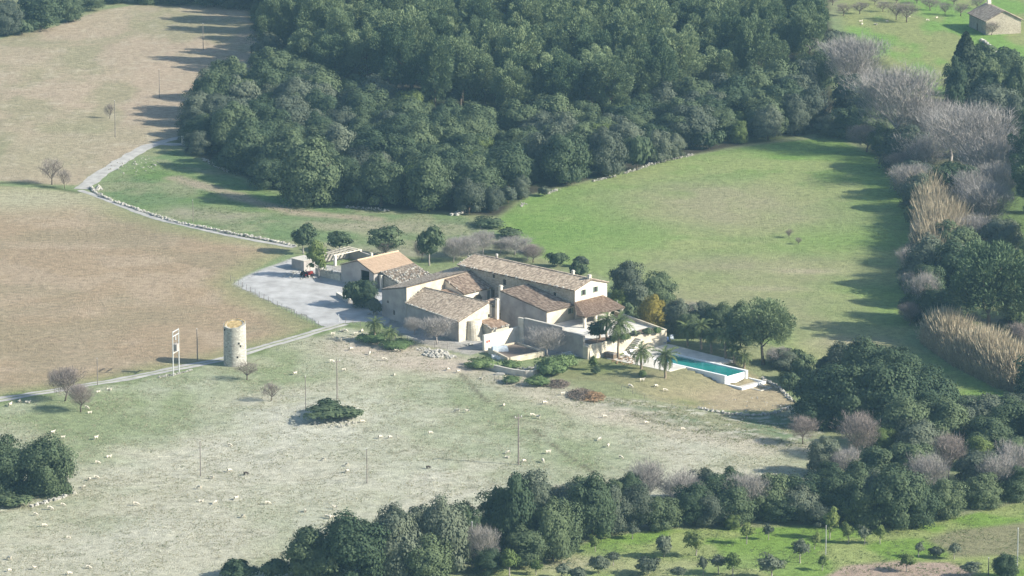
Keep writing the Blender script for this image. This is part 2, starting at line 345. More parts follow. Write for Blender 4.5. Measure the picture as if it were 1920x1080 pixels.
def paint(x, y):
    """Ground cover colours: grass, stubble, bare soil, and which named field a point belongs to."""
    n1 = fbm(x, y, 26, 5, 1); n2 = fbm(x, y, 9, 4, 2); n3 = fbm(x, y, 3.2, 3, 4); n4 = fbm(x, y * .35, 12, 4, 6); nf = fbm(x, y, 1.3, 2, 8)
    wob = (fbm(x, y, 7, 4, 9) - .5) * 9
    n = len(x); zone = np.zeros(n, int)
    STRAW, GREEN, OLIVE, PALE = (.405, .385, .28), (.190, .235, .108), (.22, .235, .12), (.46, .445, .35)
    c = np.tile(np.array(OLIVE), (n, 1)); c = blendc(c, GREEN, sst(.42, .6, n1))
    # near pasture: dry pale grass with greener drifts
    g = sst(.40, .66, .55 * n1 + .45 * n2 + .05) * .75
    g = g + patches(x, y, [(300, 745, 20, 24, .55), (60, 775, 16, 18, .6), (500, 700, 16, 16, .65), (560, 655, 10, 10, .4), (230, 790, 18, 22, .35), (350, 850, 20, 30, .25), (950, 800, 18, 22, .45), (1100, 840, 14, 16, .35), (1480, 850, 12, 14, .6), (120, 965, 14, 14, .45), (640, 1000, 14, 20, .35), (800, 730, 14, 16, .3), (900, 900, 20, 20, .25)])
    g = g - patches(x, y, [(480, 830, 26, 34, .5), (620, 900, 26, 30, .4), (700, 700, 16, 14, .25), (250, 1040, 30, 30, .45), (840, 960, 18, 24, .35), (1300, 850, 18, 14, .35), (560, 770, 16, 14, .4)])
    p = blendc(np.tile(np.array(STRAW), (n, 1)), GREEN, np.clip(g * .85, 0, .85)); p = blendc(p, PALE, sst(.48, .75, n2 * .4 + n4 * .6) * .5)
    p = blendc(p, (.50, .485, .41), np.clip(patches(x, y, [(560, 790, 16, 20, .8), (700, 770, 16, 18, .6), (430, 850, 16, 22, .6), (800, 880, 16, 18, .5), (620, 930, 20, 24, .5), (300, 1010, 20, 22, .5), (1250, 830, 14, 12, .5), (880, 960, 14, 16, .4)]) * (.1 + .75 * n3), 0, .6))
    p = blendc(p, (.12, .13, .06), sst(.62, .74, nf * .5 + n3 * .5) * .35)
    s_past = -np.ones(n)
    past = sdist(x, y, poly([(-120, 772), (0, 752), (270, 704), (420, 678), (480, 660), (610, 622), (640, 612), (760, 640), (800, 655), (900, 670), (1000, 700), (1100, 745), (1540, 838), (1560, 900), (1250, 985), (1050, 1000), (860, 1060), (500, 1130), (-200, 1180)]))
    w = sst(-1.5, 1.5, past + wob * .15); c = c * (1 - w[:, None]) + p * w[:, None]; zone[past > 0] = 1
    def field(key, col, soft=1.2, zid=None, wb=.2):
        nonlocal c
        s = sdist(x, y, Z[key]); w = sst(-soft, soft, s + wob * wb)
        c = c * (1 - w[:, None]) + col * w[:, None]
        if zid: zone[s > 0] = zid
        return s
    f = np.tile(np.array((.36, .285, .20)), (n, 1)); f = blendc(f, (.285, .25, .155), sst(.46, .66, n4)); f = blendc(f, (.37, .29, .205), sst(.5, .7, n1) * .7)
    f = blendc(f, GREEN, patches(x, y, [(60, 300, 20, 30, .3), (300, 25, 30, 30, .2), (250, 255, 20, 15, .2), (20, 120, 30, 40, .12)])); f = blendc(f, (.44, .38, .28), sst(.6, .74, n3) * .35)
    field('upper', f, 1.5, 2)
    f = np.tile(np.array((.315, .238, .152)), (n, 1)); f = blendc(f, (.37, .29, .20), sst(.45, .62, n2) * .6); f = blendc(f, (.25, .21, .13), sst(.5, .68, n1) * .6)
    e = sdist(x, y, Z['brown']); f = blendc(f, (.24, .25, .12), (1 - sst(1, 10, e + wob * .5)) * .75); f = blendc(f, (.36, .34, .22), patches(x, y, [(40, 370, 22, 16, .9)]))
    ua = x * .92 + y * .39; f = f * (1 + (.07 * np.sin((y * .92 - x * .39) * 2.6 + 1.5 * n2) * sst(.35, .6, n1))[:, None])
    field('brown', f, .8, 3, .1)
    f = np.tile(np.array((.14, .20, .085)), (n, 1)); f = blendc(f, (.26, .26, .15), sst(.45, .65, n2) * .7); f = blendc(f, (.12, .20, .05), sst(.5, .66, n1) * .6)
    f = blendc(f, (.34, .27, .20), (1 - sst(.8, 4.5, ldist(x, y, LW['pinkband']) + wob * .25)) * .75)
    f = blendc(f, (.31, .27, .2), patches(x, y, [(340, 400, 9, 8, .6), (420, 410, 8, 6, .5), (640, 425, 12, 6, .45), (780, 425, 14, 8, .4), (720, 470, 24, 7, .6), (800, 490, 20, 8, .5)]))
    field('leftgreen', f, .8, 4)
    f = np.tile(np.array((.175, .255, .072)), (n, 1)); f = blendc(f, (.245, .275, .11), sst(.42, .62, n1) * .8); f = blendc(f, (.13, .225, .05), sst(.52, .7, n2) * .6)
    f = blendc(f, (.27, .245, .15), np.clip(patches(x, y, [(1330, 370, 24, 20, .8), (1420, 410, 26, 18, .6), (1480, 500, 22, 14, .6), (1300, 500, 26, 22, .45), (1240, 560, 12, 8, .7), (1530, 600, 14, 20, .5), (1420, 560, 20, 14, .4), (1600, 650, 14, 14, .6)]) * (.35 + 1.2 * n2), 0, .85))
    f = blendc(f, (.36, .31, .21), patches(x, y, [(1510, 503, 7, 2.5, .8), (1440, 540, 9, 3, .5), (1270, 570, 8, 3, .7), (1590, 640, 8, 4, .6)]))
    field('meadow', f, 1.5, 5)
    f = np.tile(np.array((.165, .27, .065)), (n, 1)); f = blendc(f, (.25, .25, .11), sst(.45, .62, n4) * .8)
    field('topright', f, 2.0, 6)
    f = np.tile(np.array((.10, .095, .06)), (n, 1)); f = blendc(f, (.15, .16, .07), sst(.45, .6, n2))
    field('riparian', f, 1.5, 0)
    field('shadefield', np.tile(np.array((.12, .17, .06)), (n, 1)), 2.0, 0)  # shade of the trees further right is put into this darker green
    f = np.tile(np.array((.16, .25, .05)), (n, 1)); f = blendc(f, (.26, .29, .11), sst(.42, .62, n2) * .85); f = blendc(f, (.38, .34, .24), patches(x, y, [(1050, 1050, 8, 7, .6), (1250, 1065, 20, 8, .3)]))
    field('orchard', f, .8, 7)
    field('fallow', np.tile(np.array((.21, .20, .11)), (n, 1)), 1.5, 7); field('plough', np.tile(np.array((.34, .26, .20)), (n, 1)), .8, 7)
    f = np.tile(np.array((.20, .205, .10)), (n, 1)); f = blendc(f, (.37, .30, .19), np.clip(patches(x, y, [(1450, 715, 12, 14, 1.0), (1330, 735, 14, 8, .6), (1200, 700, 12, 8, .3), (1400, 745, 12, 6, .5)]), 0, .9)); f = blendc(f, (.14, .18, .06), patches(x, y, [(1130, 690, 7, 6, .8), (1290, 738, 4, 3, .7)]))
    field('lawn', f, .8, 8)
    f = np.tile(np.array((.25, .25, .15)), (n, 1)); f = blendc(f, (.14, .19, .10), sst(.42, .6, n2)); f = blendc(f, (.46, .44, .36), sst(.58, .68, nf) * .7)
    field('bank', f, 1.0, 0)
    f = np.tile(np.array((.40, .39, .37)), (n, 1)); f = blendc(f, (.33, .31, .27), sst(.45, .65, n2))
    field('yard', f, .5, 0, .05)
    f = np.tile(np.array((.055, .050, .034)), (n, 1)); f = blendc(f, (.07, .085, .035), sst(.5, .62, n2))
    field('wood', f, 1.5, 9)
    d = ldist(x, y, LW['track']); tw = np.maximum((1 - sst(1.0, 3.0, d + wob * .2)) * .75, (1 - sst(2.0, 9.0, d + wob * .5)) * .62); c = blendc(c, (.46, .40, .31), tw); 
    c = blendc(c, (.36, .36, .24), (1 - sst(.3, .8, np.abs(d - .1))) * .25)
    c = blendc(c, (.43, .36, .28), np.clip(patches(x, y, [(700, 655, 12, 6, .8), (800, 683, 12, 6, .9), (860, 688, 7, 4, .7), (1180, 775, 8, 4, .4)]), 0, .85) * (.5 + n2))
    c = blendc(c, (.10, .12, .05), (1 - sst(.3, 1.3, ldist(x, y, LW['hedge']) + wob * .06)) * .9)
    c = blendc(c, (.12, .11, .07), (1 - sst(.12, .75, ldist(x, y, LW['ditch']) + wob * .05)) * .8 * sst(.3, .5, n3))
    c = blendc(c, (.13, .18, .055), (1 - sst(1.5, 4.5, ldist(x, y, LANE_A) + wob * .2)) * .6 * sst(.3, .6, n2))
    return np.clip(c, .01, .9), zone
lane_a = [(-60, 764), (0, 750), (110, 731), (270, 701), (420, 674), (480, 655), (545, 636), (610, 617), (645, 607)]
LANE_A = np.array([plane_pt(u, v) for u, v in lane_a])

xs = np.concatenate([[-2600, -1500, -900, -560, -380, -280, -220, -190], np.arange(-170, 170.01, .8), [190, 220, 280, 380, 560, 900, 1500, 2600]])
ys = np.concatenate([[-1240, -900, -650, -480, -370, -300, -255, -230], np.arange(-212, 432, 1.35), [450, 480, 530, 620, 760, 1000, 1500, 2400, 4200]])
X, Y = np.meshgrid(xs, ys); nx, ny = len(xs), len(ys)
xf, yf = X.ravel(), Y.ravel(); zf = hz(xf, yf)
edge = np.maximum(sst(170, 400, np.abs(xf)), np.maximum(sst(432, 700, yf), sst(212, 400, -yf)))
zf = zf * (1 - edge)
colv, _ = paint(xf, yf)
jx = (np.arange(nx - 1)[None, :] + np.zeros((ny - 1, 1), int)).ravel(); jy = (np.arange(ny - 1)[:, None] + np.zeros((1, nx - 1), int)).ravel()
i0 = jy * nx + jx; FQ = np.stack([i0, i0 + 1, i0 + 1 + nx, i0 + nx], 1)
fcx, fcy = xf[FQ].mean(1), yf[FQ].mean(1)
_, zone = paint(fcx, fcy)
# the lawn dips out of the way of the pool and the terrace volume
m, t, b = newmat('ground_cover', .97, .05)
at = node(t, 'ShaderNodeAttribute', attribute_name='cover'); tc = node(t, 'ShaderNodeTexCoord')
def n_(scale, det): 
    q = node(t, 'ShaderNodeTexNoise', i_Scale=scale, i_Detail=det, i_Roughness=.7); t.links.new(tc.outputs['Object'], q.inputs['Vector']); return q
na, nb2 = n_(.6, 8), n_(3.6, 5)
ad = node(t, 'ShaderNodeMath', operation='ADD'); t.links.new(na.outputs[0], ad.inputs[0]); t.links.new(nb2.outputs[0], ad.inputs[1])
mr = node(t, 'ShaderNodeMapRange'); mr.inputs['From Min'].default_value = .62; mr.inputs['From Max'].default_value = 1.38; mr.inputs['To Min'].default_value = .46; mr.inputs['To Max'].default_value = 1.54
t.links.new(ad.outputs[0], mr.inputs[0])
vm = node(t, 'ShaderNodeVectorMath', operation='SCALE'); t.links.new(at.outputs['Color'], vm.inputs[0]); t.links.new(mr.outputs[0], vm.inputs['Scale'])
t.links.new(vm.outputs[0], b.inputs['Base Color'])
bp = node(t, 'ShaderNodeBump', i_Strength=1.0, i_Distance=.30); t.links.new(ad.outputs[0], bp.inputs['Height']); t.links.new(bp.outputs[0], b.inputs['Normal'])
M['ground'] = m
znames = ['ground', 'pasture', 'stubble_field', 'brown_field', 'green_strip', 'meadow', 'paddock', 'orchard_ground', 'lawn', 'woodland_floor']
for zid, zn in enumerate(znames):
    sel = FQ[zone == zid]
    if not len(sel): continue
    used, inv = np.unique(sel, return_inverse=True)
    me = np_mesh(zn, np.stack([xf[used], yf[used], zf[used]], 1), inv.reshape(sel.shape), M['ground'], True)
    ca = me.color_attributes.new('cover', 'FLOAT_COLOR', 'POINT')
    ca.data.foreach_set('color', np.concatenate([colv[used], np.ones((len(used), 1))], 1).astype(np.float32).ravel())
    props(link(zn, me), kind='structure')

def ribbon(name, px, width, m, lift=.05, wj=.25, seed=0):
    """A road surface draped on the terrain along a pixel polyline."""
    P = np.array([plane_pt(u, v) for u, v in px]); pts = []
    for i in range(len(P) - 1):
        L = np.linalg.norm(P[i + 1] - P[i]); k = max(2, int(L / 1.2))
        pts += [P[i] + (P[i + 1] - P[i]) * j / k for j in range(k)]
    pts.append(P[-1]); pts = np.array(pts)
    for _ in range(6): pts[1:-1] = (pts[:-2] + pts[1:-1] * 2 + pts[2:]) / 4
    d = np.gradient(pts, axis=0); d /= np.linalg.norm(d, axis=1)[:, None]; nrm = np.stack([-d[:, 1], d[:, 0]], 1); n = len(pts)
    offs = np.linspace(-1, 1, 7); V = []
    for k, o in enumerate(offs):
        wv = width / 2 * (1 + wj * (fbm(pts[:, 0] + 50 * np.sign(o), pts[:, 1], 3, 3, seed) - .5) * 2)
        q = pts + nrm * (o * wv)[:, None]; V.append(np.stack([q[:, 0], q[:, 1], hz(q[:, 0], q[:, 1]) + lift - .03 * abs(o)], 1))
    V = np.stack(V, 1).reshape(-1, 3); F = []
    for i in range(n - 1):
        for k in range(6): F.append((i * 7 + k, i * 7 + k + 1, i * 7 + 8 + k, i * 7 + 7 + k))
    return props(link(name, np_mesh(name, V, F, m, True)), kind='structure')
ribbon('lane', lane_a, 2.8, M['lane'], .06, .4)
ribbon('grass_strip', lane_a, .55, M['verge'], .085, .9, 7)
ribbon('lane', [(360, 272), (330, 273), (293, 271), (262, 285), (225, 305), (196, 322), (168, 340), (152, 352)], 3.6, M['lane'], .06, .35, 2)
ribbon('lane', [(420, 236), (370, 252), (325, 262), (293, 271)], 2.6, M['lane'], .065, .2, 3)
ribbon('path', [(150, 354), (185, 366), (215, 378), (255, 396), (300, 412), (345, 425), (420, 444), (480, 457), (552, 468)], 1.7, M['lane'], .06, .4, 4)
# gravel parking yard, a sheet over the ground
yp = [(440, 536), (466, 522), (548, 489), (600, 500), (660, 520), (720, 560), (745, 590), (720, 612), (690, 604), (640, 609), (610, 613), (520, 572)]
P = poly(yp); gx, gy = np.meshgrid(np.arange(P[:, 0].min(), P[:, 0].max(), .3), np.arange(P[:, 1].min(), P[:, 1].max(), .45))
inside = (sdist(gx.ravel(), gy.ravel(), P) + (fbm(gx.ravel(), gy.ravel(), 3.5, 3, 14) - .6) * 3.0).reshape(gx.shape) > 0
ok = inside[:-1, :-1] & inside[1:, :-1] & inside[:-1, 1:] & inside[1:, 1:]
idx = np.arange(gx.size).reshape(gx.shape); sel = np.stack([idx[:-1, :-1][ok], idx[:-1, 1:][ok], idx[1:, 1:][ok], idx[1:, :-1][ok]], 1)
used, inv = np.unique(sel, return_inverse=True); ux, uy = gx.ravel()[used], gy.ravel()[used]
props(link('gravel_yard', np_mesh('gravel_yard', np.stack([ux, uy, hz(ux, uy) + .05], 1), inv.reshape(sel.shape), M['gravel'], True)), kind='structure')

# ------------------------------------------------------------------ air
hb = MB().box(-2900, 2900, -1400, 4500, -5, 226)
hm = bpy.data.materials.new('haze'); hm.use_nodes = True; t = hm.node_tree; t.nodes.remove(t.nodes['Principled BSDF'])
pv = node(t, 'ShaderNodeVolumePrincipled'); pv.inputs['Color'].default_value = (.40, .72, 1.0, 1); pv.inputs['Density'].default_value = .000064; pv.inputs['Anisotropy'].default_value = .0
t.links.new(pv.outputs[0], t.nodes['Material Output'].inputs['Volume'])
props(hb.build('haze', hm), kind='stuff')

# ------------------------------------------------------------------ building helpers (farm frame a, b, z)
def part(mb, name, m, root, parent=None, label=None, kind=None, smooth=False):
    """Link a mesh made in world coordinates as a part of root (or a sub-part of parent)."""
    r = root.location; c, s = math.cos(-root.rotation_euler.z), math.sin(-root.rotation_euler.z)
    mb.v = [((p[0] - r.x) * c - (p[1] - r.y) * s, (p[0] - r.x) * s + (p[1] - r.y) * c, p[2] - r.z) for p in mb.v]
    o = mb.build(name, m, parent or root, smooth=smooth)
    return props(o, label, kind=kind)
def solve_face(u, v, a=None, b=None):
    """(a, b, z) where the sight line of pixel (u, v) meets the vertical plane a=const or b=const."""
    p0, p1 = farm_ab(*plane_pt(u, v, 0)), farm_ab(*plane_pt(u, v, 10))
    k = (b - p0[1]) / (p1[1] - p0[1]) if b is not None else (a - p0[0]) / (p1[0] - p0[0])
    return p0[0] + k * (p1[0] - p0[0]), p0[1] + k * (p1[1] - p0[1]), 10 * k
class Wall:
    """One face of a building from farm point p to q (outside on the right), with real openings."""
    def __init__(s, p, q, z0, prof, ops=(), depth=.28):
        s.p, s.q = np.array(p, float), np.array(q, float); s.L = np.linalg.norm(s.q - s.p); s.d = (s.q - s.p) / s.L; s.n = np.array([s.d[1], -s.d[0]])
        s.z0, s.ops, s.depth = z0, list(ops), depth
        s.prof = [(0, prof), (s.L, prof)] if not hasattr(prof, '__len__') else [(t * s.L, z) for t, z in prof]
    def pt(s, t, z, off=0.0):
        a, b = s.p + s.d * t + s.n * off; return W(a, b, z)
    def top(s, t): return float(np.interp(t, [p[0] for p in s.prof], [p[1] for p in s.prof]))
    def fill(s, mb):
        cuts = sorted({0.0, s.L} | {p[0] for p in s.prof} | {o[0] for o in s.ops} | {o[1] for o in s.ops})
        for t0, t1 in zip(cuts[:-1], cuts[1:]):
            if t1 - t0 < 1e-4: continue
            zs = s.z0; tm = (t0 + t1) / 2
            for o in sorted([o for o in s.ops if o[0] <= tm <= o[1]], key=lambda o: o[2]):
                mb.quad(s.pt(t0, zs), s.pt(t1, zs), s.pt(t1, o[2]), s.pt(t0, o[2])); zs = o[3]
            mb.quad(s.pt(t0, zs), s.pt(t1, zs), s.pt(t1, s.top(t1)), s.pt(t0, s.top(t0)))
        for t0, t1, za, zb in [o[:4] for o in s.ops]:
            D = -s.depth
            mb.quad(s.pt(t0, za), s.pt(t0, zb), s.pt(t0, zb, D), s.pt(t0, za, D)); mb.quad(s.pt(t1, zb), s.pt(t1, za), s.pt(t1, za, D), s.pt(t1, zb, D))
            mb.quad(s.pt(t0, zb), s.pt(t1, zb), s.pt(t1, zb, D), s.pt(t0, zb, D)); mb.quad(s.pt(t1, za), s.pt(t0, za), s.pt(t0, za, D), s.pt(t1, za, D))
        return mb
    def slab(s, mb, t0, t1, z0, z1, o0, o1):
        q = lambda o: [s.pt(t0, z0, o), s.pt(t1, z0, o), s.pt(t1, z1, o), s.pt(t0, z1, o)]
        return mb.hexa(q(o0), q(o1))
def fit_window(root, w, o, shutters=False):
    t0, t1, z0, z1 = o[:4]; f = MB(); k = .07
    for a in ((t0, t0 + k, z0, z1), (t1 - k, t1, z0, z1), (t0 + k, t1 - k, z0, z0 + k), (t0 + k, t1 - k, z1 - k, z1), ((t0 + t1) / 2 - .03, (t0 + t1) / 2 + .03, z0 + k, z1 - k)):
        w.slab(f, *a, -.20, -.13)
    fr = part(f, 'window', M['wood'], root)
    part(w.slab(MB(), t0 + .01, t1 - .01, z0 + .01, z1 - .01, -.26, -.22), 'pane', M['glass'], root, fr)
    part(w.slab(MB(), t0 - .06, t1 + .06, z0 - .10, z0 - .005, -.1, .07), 'sill', M['concrete'], root, fr)
    if shutters:
        for a, bb in ((t0 - (t1 - t0) * .46, t0 - .02), (t1 + .02, t1 + (t1 - t0) * .46)):
            sh = MB(); w.slab(sh, a, bb, z0, z1, .004, .05)
            n = 6
            for i in range(n): w.slab(sh, a + .05, bb - .05, z0 + .08 + (z1 - z0 - .16) * i / n, z0 + .08 + (z1 - z0 - .16) * (i + .6) / n, .05, .07)
            part(sh, 'shutter', M['shutter'], root, fr)
def fit_door(root, w, o, m='wood', dark=False):
    t0, t1, z0, z1 = o[:4]
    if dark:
        part(w.slab(MB(), t0 - .5, t1 + .5, z0 - .3, z1 + .4, -3.0, -2.9), 'back_wall', M['dark'], root); return  # near-black sheet behind the opening stands in for interior shade
    d = part(w.slab(MB(), t0 + .02, t1 - .02, z0, z1 - .02, -.2, -.13), 'door', M[m], root); h = MB(); n = 4
    for i in range(1, n): w.slab(h, t0 + (t1 - t0) * i / n - .02, t0 + (t1 - t0) * i / n + .02, z0 + .05, z1 - .08, -.13, -.115)
    part(h, 'batten', M['dark'], root, d)
    part(w.slab(MB(), t1 - .22, t1 - .14, z0 + .95, z0 + 1.05, -.13, -.06), 'handle', M['metal'], root, d)
def tile_array(e0, e1, r1, r0, cw=.28, ln=.52, jit=.5, seed=0, keep=None):
    """Curved clay tiles in courses on the plane eave e0-e1, ridge r0-r1."""
    rng = np.random.RandomState(seed); e0, e1, r1, r0 = (np.array(p, float) for p in (e0, e1, r1, r0))
    wl = max(np.linalg.norm(e1 - e0), np.linalg.norm(r1 - r0)); sl = max(np.linalg.norm(r0 - e0), np.linalg.norm(r1 - e1))
    nc, nr = max(2, int(wl / cw)), max(2, int(sl / ln))
    ci, ri = np.meshgrid(np.arange(nc), np.arange(nr), indexing='ij'); ci, ri = ci.ravel().astype(float), ri.ravel().astype(float)
    if keep is not None:
        k = keep((ci + .5) / nc, (ri + .5) / nr, rng); ci, ri = ci[k], ri[k]
    N = np.cross(e1 - e0, r0 - e0); N /= np.linalg.norm(N); N = N if N[2] > 0 else -N
    n = len(ci); ph = np.array([0, 60, 120, 180.]) * math.pi / 180; V = np.zeros((n, 8, 3))
    dj, hj, sj = (rng.rand(n) - .5) * .10 * jit, rng.rand(n) * .05 * jit, (rng.rand(n) - .5) * .3 * jit
    for e, (off, sc) in enumerate(((-.06, 1.0), (1.02, .80))):
        for k, f in enumerate(ph):
            u = (ci + .5 + dj + math.cos(f) * .47 * sc) / nc; v = np.clip((ri + off + sj * .4) / nr, -.03, 1.0)
            P = (e0[None] * (1 - u)[:, None] + e1[None] * u[:, None]) * (1 - v)[:, None] + (r0[None] * (1 - u)[:, None] + r1[None] * u[:, None]) * v[:, None]
            V[:, e * 4 + k] = P + N[None] * (.02 + math.sin(f) * .11 * sc + (.045 if e == 0 else 0) + hj)[:, None]
    F = (np.array([[0, 1, 5, 4], [1, 2, 6, 5], [2, 3, 7, 6]])[None] + (np.arange(n) * 8)[:, None, None]).reshape(-1, 4)
    return V.reshape(-1, 3), F
SEED = [10]
def roof(root, e0, e1, r1, r0, m='tile', over=.3, ridge=True, stones=0.0, keep=None, cw=.28):
    """A tiled roof plane: a slab with overhanging eaves, its tiles, ridge cap and pale mortared edge stones. Corners are farm (a, b, z)."""
    P = [np.array(W(*p)) for p in (e0, e1, r1, r0)]
    ue = (P[1] - P[0]) / np.linalg.norm(P[1] - P[0]); s0 = (P[0] - P[3]) / np.linalg.norm(P[0] - P[3]); s1 = (P[1] - P[2]) / np.linalg.norm(P[1] - P[2])
    P = [P[0] + s0 * over - ue * over * .6, P[1] + s1 * over + ue * over * .6, P[2] + ue * over * .6, P[3] - ue * over * .6]
    N = np.cross(P[1] - P[0], P[3] - P[0]); N /= np.linalg.norm(N); N = N if N[2] > 0 else -N
    mb = MB().hexa([p + N * .02 for p in P], [p + N * .16 for p in P]); ro = part(mb, 'roof', M['slab'], root)
    SEED[0] += 1; T = [p + N * .165 for p in P]; V, F = tile_array(*T, cw=cw, seed=SEED[0], keep=keep)
    V = V - np.array(root.location)
    tl = link('roof_tiles', np_mesh('roof_tiles', V, F, M[m]), ro); props(tl, kind='stuff')
    rng = random.Random(SEED[0])
    if ridge:
        rb = MB(); k = max(3, int(np.linalg.norm(P[2] - P[3]) / .6)); q = lambda i: Vector(T[3] + (T[2] - T[3]) * i / k + np.array((0, 0, .10 + .03 * rng.random())))
        for i in range(k): rb.tube([q(i), q(i + 1) + Vector((0, 0, .02))], [.17, .14], 6)
        props(part(rb, 'ridge_tiles', M['tilegrey' if m != 'orange' else 'orange'], root, ro), kind='stuff')
    if stones:
        sb = MB()
        for A, B, dens in ((T[0], T[1], stones), (T[0], T[3], stones * 1.3)):
            for i in range(int(np.linalg.norm(A - B) / .45)):
                if rng.random() < dens: sb.blob(A + (B - A) * (i + rng.random() * .6) / (np.linalg.norm(A - B) / .45) + N * .1, .16 + .14 * rng.random(), rng)
        if sb.v: props(part(sb, 'edge_stones', M['rock'], root, ro), kind='stuff')
    return ro
def walls(root, ring, z0, tops, m, ops=None, mats=None):
    """Walls round a counter-clockwise ring of farm points. tops[i]: profile of side i."""
    ops = ops or {}; out = []; n = len(ring)
    for i in range(n):
        w = Wall(ring[i], ring[(i + 1) % n], z0, tops[i], ops.get(i, ()))
        part(w.fill(MB()), 'wall', M[(mats or {}).get(i, m)], root); out.append(w)
    return out
def chimney(root, a, b, z0, z1, r=.28, m='lime'):
    mb = MB(); c = [(a - r, b - r), (a + r, b - r), (a + r, b + r), (a - r, b + r)]
    mb.hexa([W(*p, z0) for p in c], [W(*p, z1 - .35) for p in c]); ch = part(mb, 'chimney', M[m], root)
    cb = MB(); q = [(a + (p[0] - a) * 1.35, b + (p[1] - b) * 1.35) for p in c]; cb.hexa([W(*p, z1 - .345) for p in q], [W(*p, z1 - .2) for p in q])
    cb.hexa([W(*p, z1 - .195) for p in c], [W(*p, z1) for p in c]); part(cb, 'chimney_cap', M['concrete'], root, ch)
def op_at(w, u, v, ww, hh, a=None, b=None):
    """An opening ww x hh metres centred where pixel (u, v) falls on wall w."""
    A, B, z = solve_face(u, v, a, b); t = float(np.dot(np.array([A, B]) - w.p, w.d)); return (t - ww / 2, t + ww / 2, z - hh / 2, z + hh / 2)

# ------------------------------------------------------------------ the farmhouse
fh = empty('farmhouse', W(-6, 28, 0), 0, 'long stone farmhouse with old tiled roof, white gable and tiled porch', 'farmhouse')
ring = [(-23, 23.3), (10.5, 23.3), (10.5, 33), (-23, 33)]
w = Wall(ring[0], ring[1], 0, 8.5)
fo = [op_at(w, 946, 529, .9, 1.2, b=23.3), op_at(w, 925.5, 518, .6, .8, b=23.3), op_at(w, 949.5, 556, .9, 1.2, b=23.3), op_at(w, 922, 557, 1.7, 3.4, b=23.3), op_at(w, 1040, 552, .8, .9, b=23.3)]
w2 = Wall(ring[1], ring[2], 0, [(0, 8.5), (.5, 9.9), (1, 8.5)])
go = [op_at(w2, 1094, 548.5, .75, 1.15, a=10.5), op_at(w2, 1116.5, 542.6, .75, 1.15, a=10.5)]
ws = walls(fh, ring, 0, [8.5, [(0, 8.5), (.5, 9.9), (1, 8.5)], 8.5, [(0, 8.5), (.5, 9.9), (1, 8.5)]], 'stone', {0: fo, 1: go}, {1: 'lime'})
for o in (fo[0], fo[1], fo[2], fo[4]): fit_window(fh, ws[0], o)
fit_door(fh, ws[0], fo[3])
part(ws[0].slab(MB(), fo[2][0] - 1.1, fo[2][1] + .6, fo[2][3] + .02, fo[2][3] + .75, .004, .03), 'plaster_patch', M['lime'], fh)
part(ws[0].slab(MB(), fo[2][0] - 1.1, fo[2][0] - .08, fo[2][2] - .9, fo[2][3] + .02, .004, .03), 'plaster_patch', M['lime'], fh)
for o in go: fit_window(fh, ws[1], o, True)
roof(fh, (-23, 23.3, 8.5), (10.5, 23.3, 8.5), (10.5, 28.15, 9.9), (-23, 28.15, 9.9), 'tilegrey', .35, True, .5)
roof(fh, (10.5, 33, 8.5), (-23, 33, 8.5), (-23, 28.15, 9.9), (10.5, 28.15, 9.9), 'tilegrey', .35, False)
chimney(fh, 10.0, 28.15, 9.9, 11.0, .3); chimney(fh, 4.2, 29.4, 9.6, 10.8, .25); chimney(fh, -17.5, 29.0, 9.6, 10.9, .18, 'greyrender')
# front wing
ring = [(-3, 15.2), (10.2, 15.2), (10.2, 23.28), (-3, 23.28)]
w = Wall(ring[1], ring[2], 0, 5.3); wo = [op_at(w, 1069.4, 583, .7, 1.1, a=10.2)]
wl = Wall(ring[0], ring[1], 0, 6.0); lo = []
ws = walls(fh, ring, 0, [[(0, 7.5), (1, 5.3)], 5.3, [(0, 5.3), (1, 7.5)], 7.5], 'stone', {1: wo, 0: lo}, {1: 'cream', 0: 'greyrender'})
fit_window(fh, ws[1], wo[0], True)
roof(fh, (10.2, 15.2, 5.3), (10.2, 23.2, 5.3), (-3, 23.2, 7.5), (-3, 15.2, 7.5), 'tile', .3, False)
chimney(fh, -3.35, 15.6, 3.5, 8.7, .3)
# link range at the back of the courtyard with a dark doorway
ring = [(-9.5, 16.2), (-3.05, 16.2), (-3.05, 23.26), (-9.5, 23.26)]; w = Wall(ring[0], ring[1], 0, 3.6); do = [op_at(w, 957, 602, 1.5, 2.5, b=16.2)]; do[0] = (min(do[0][0], 4.4), min(do[0][1], 6.0), .05, 2.6)
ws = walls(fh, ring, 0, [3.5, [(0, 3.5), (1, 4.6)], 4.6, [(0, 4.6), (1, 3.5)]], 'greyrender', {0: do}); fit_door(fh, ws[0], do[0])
roof(fh, (-9.5, 16.2, 3.5), (-3.3, 16.2, 3.5), (-3.3, 23.2, 4.6), (-9.5, 23.2, 4.6), 'tile', .25, False)
# porch on the terrace
roof(fh, (17.6, 18.7, 4.75), (17.6, 30.6, 4.75), (10.55, 31.6, 5.9), (10.55, 23.1, 5.9), 'tilewarm', .15, False, 0)
roof(fh, (15.2, 18.9, 4.72), (17.6, 18.7, 4.72), (10.56, 23.1, 5.87), (10.55, 23.0, 5.87), 'tilewarm', .12, False, 0)
for b_ in (19.0, 22.3, 26.2, 30.2):
    p = MB(); c = [(17.0, b_ - .25), (17.5, b_ - .25), (17.5, b_ + .25), (17.0, b_ + .25)]; p.hexa([W(*q, 2.6) for q in c], [W(*q, 4.5) for q in c]); pp = part(p, 'porch_post', M['lime'], fh)
    k = MB(); c = [(16.9, b_ - .35), (17.6, b_ - .35), (17.6, b_ + .35), (16.9, b_ + .35)]; k.hexa([W(*q, 4.505) for q in c], [W(*q, 4.62) for q in c]); part(k, 'capital', M['concrete'], fh, pp)
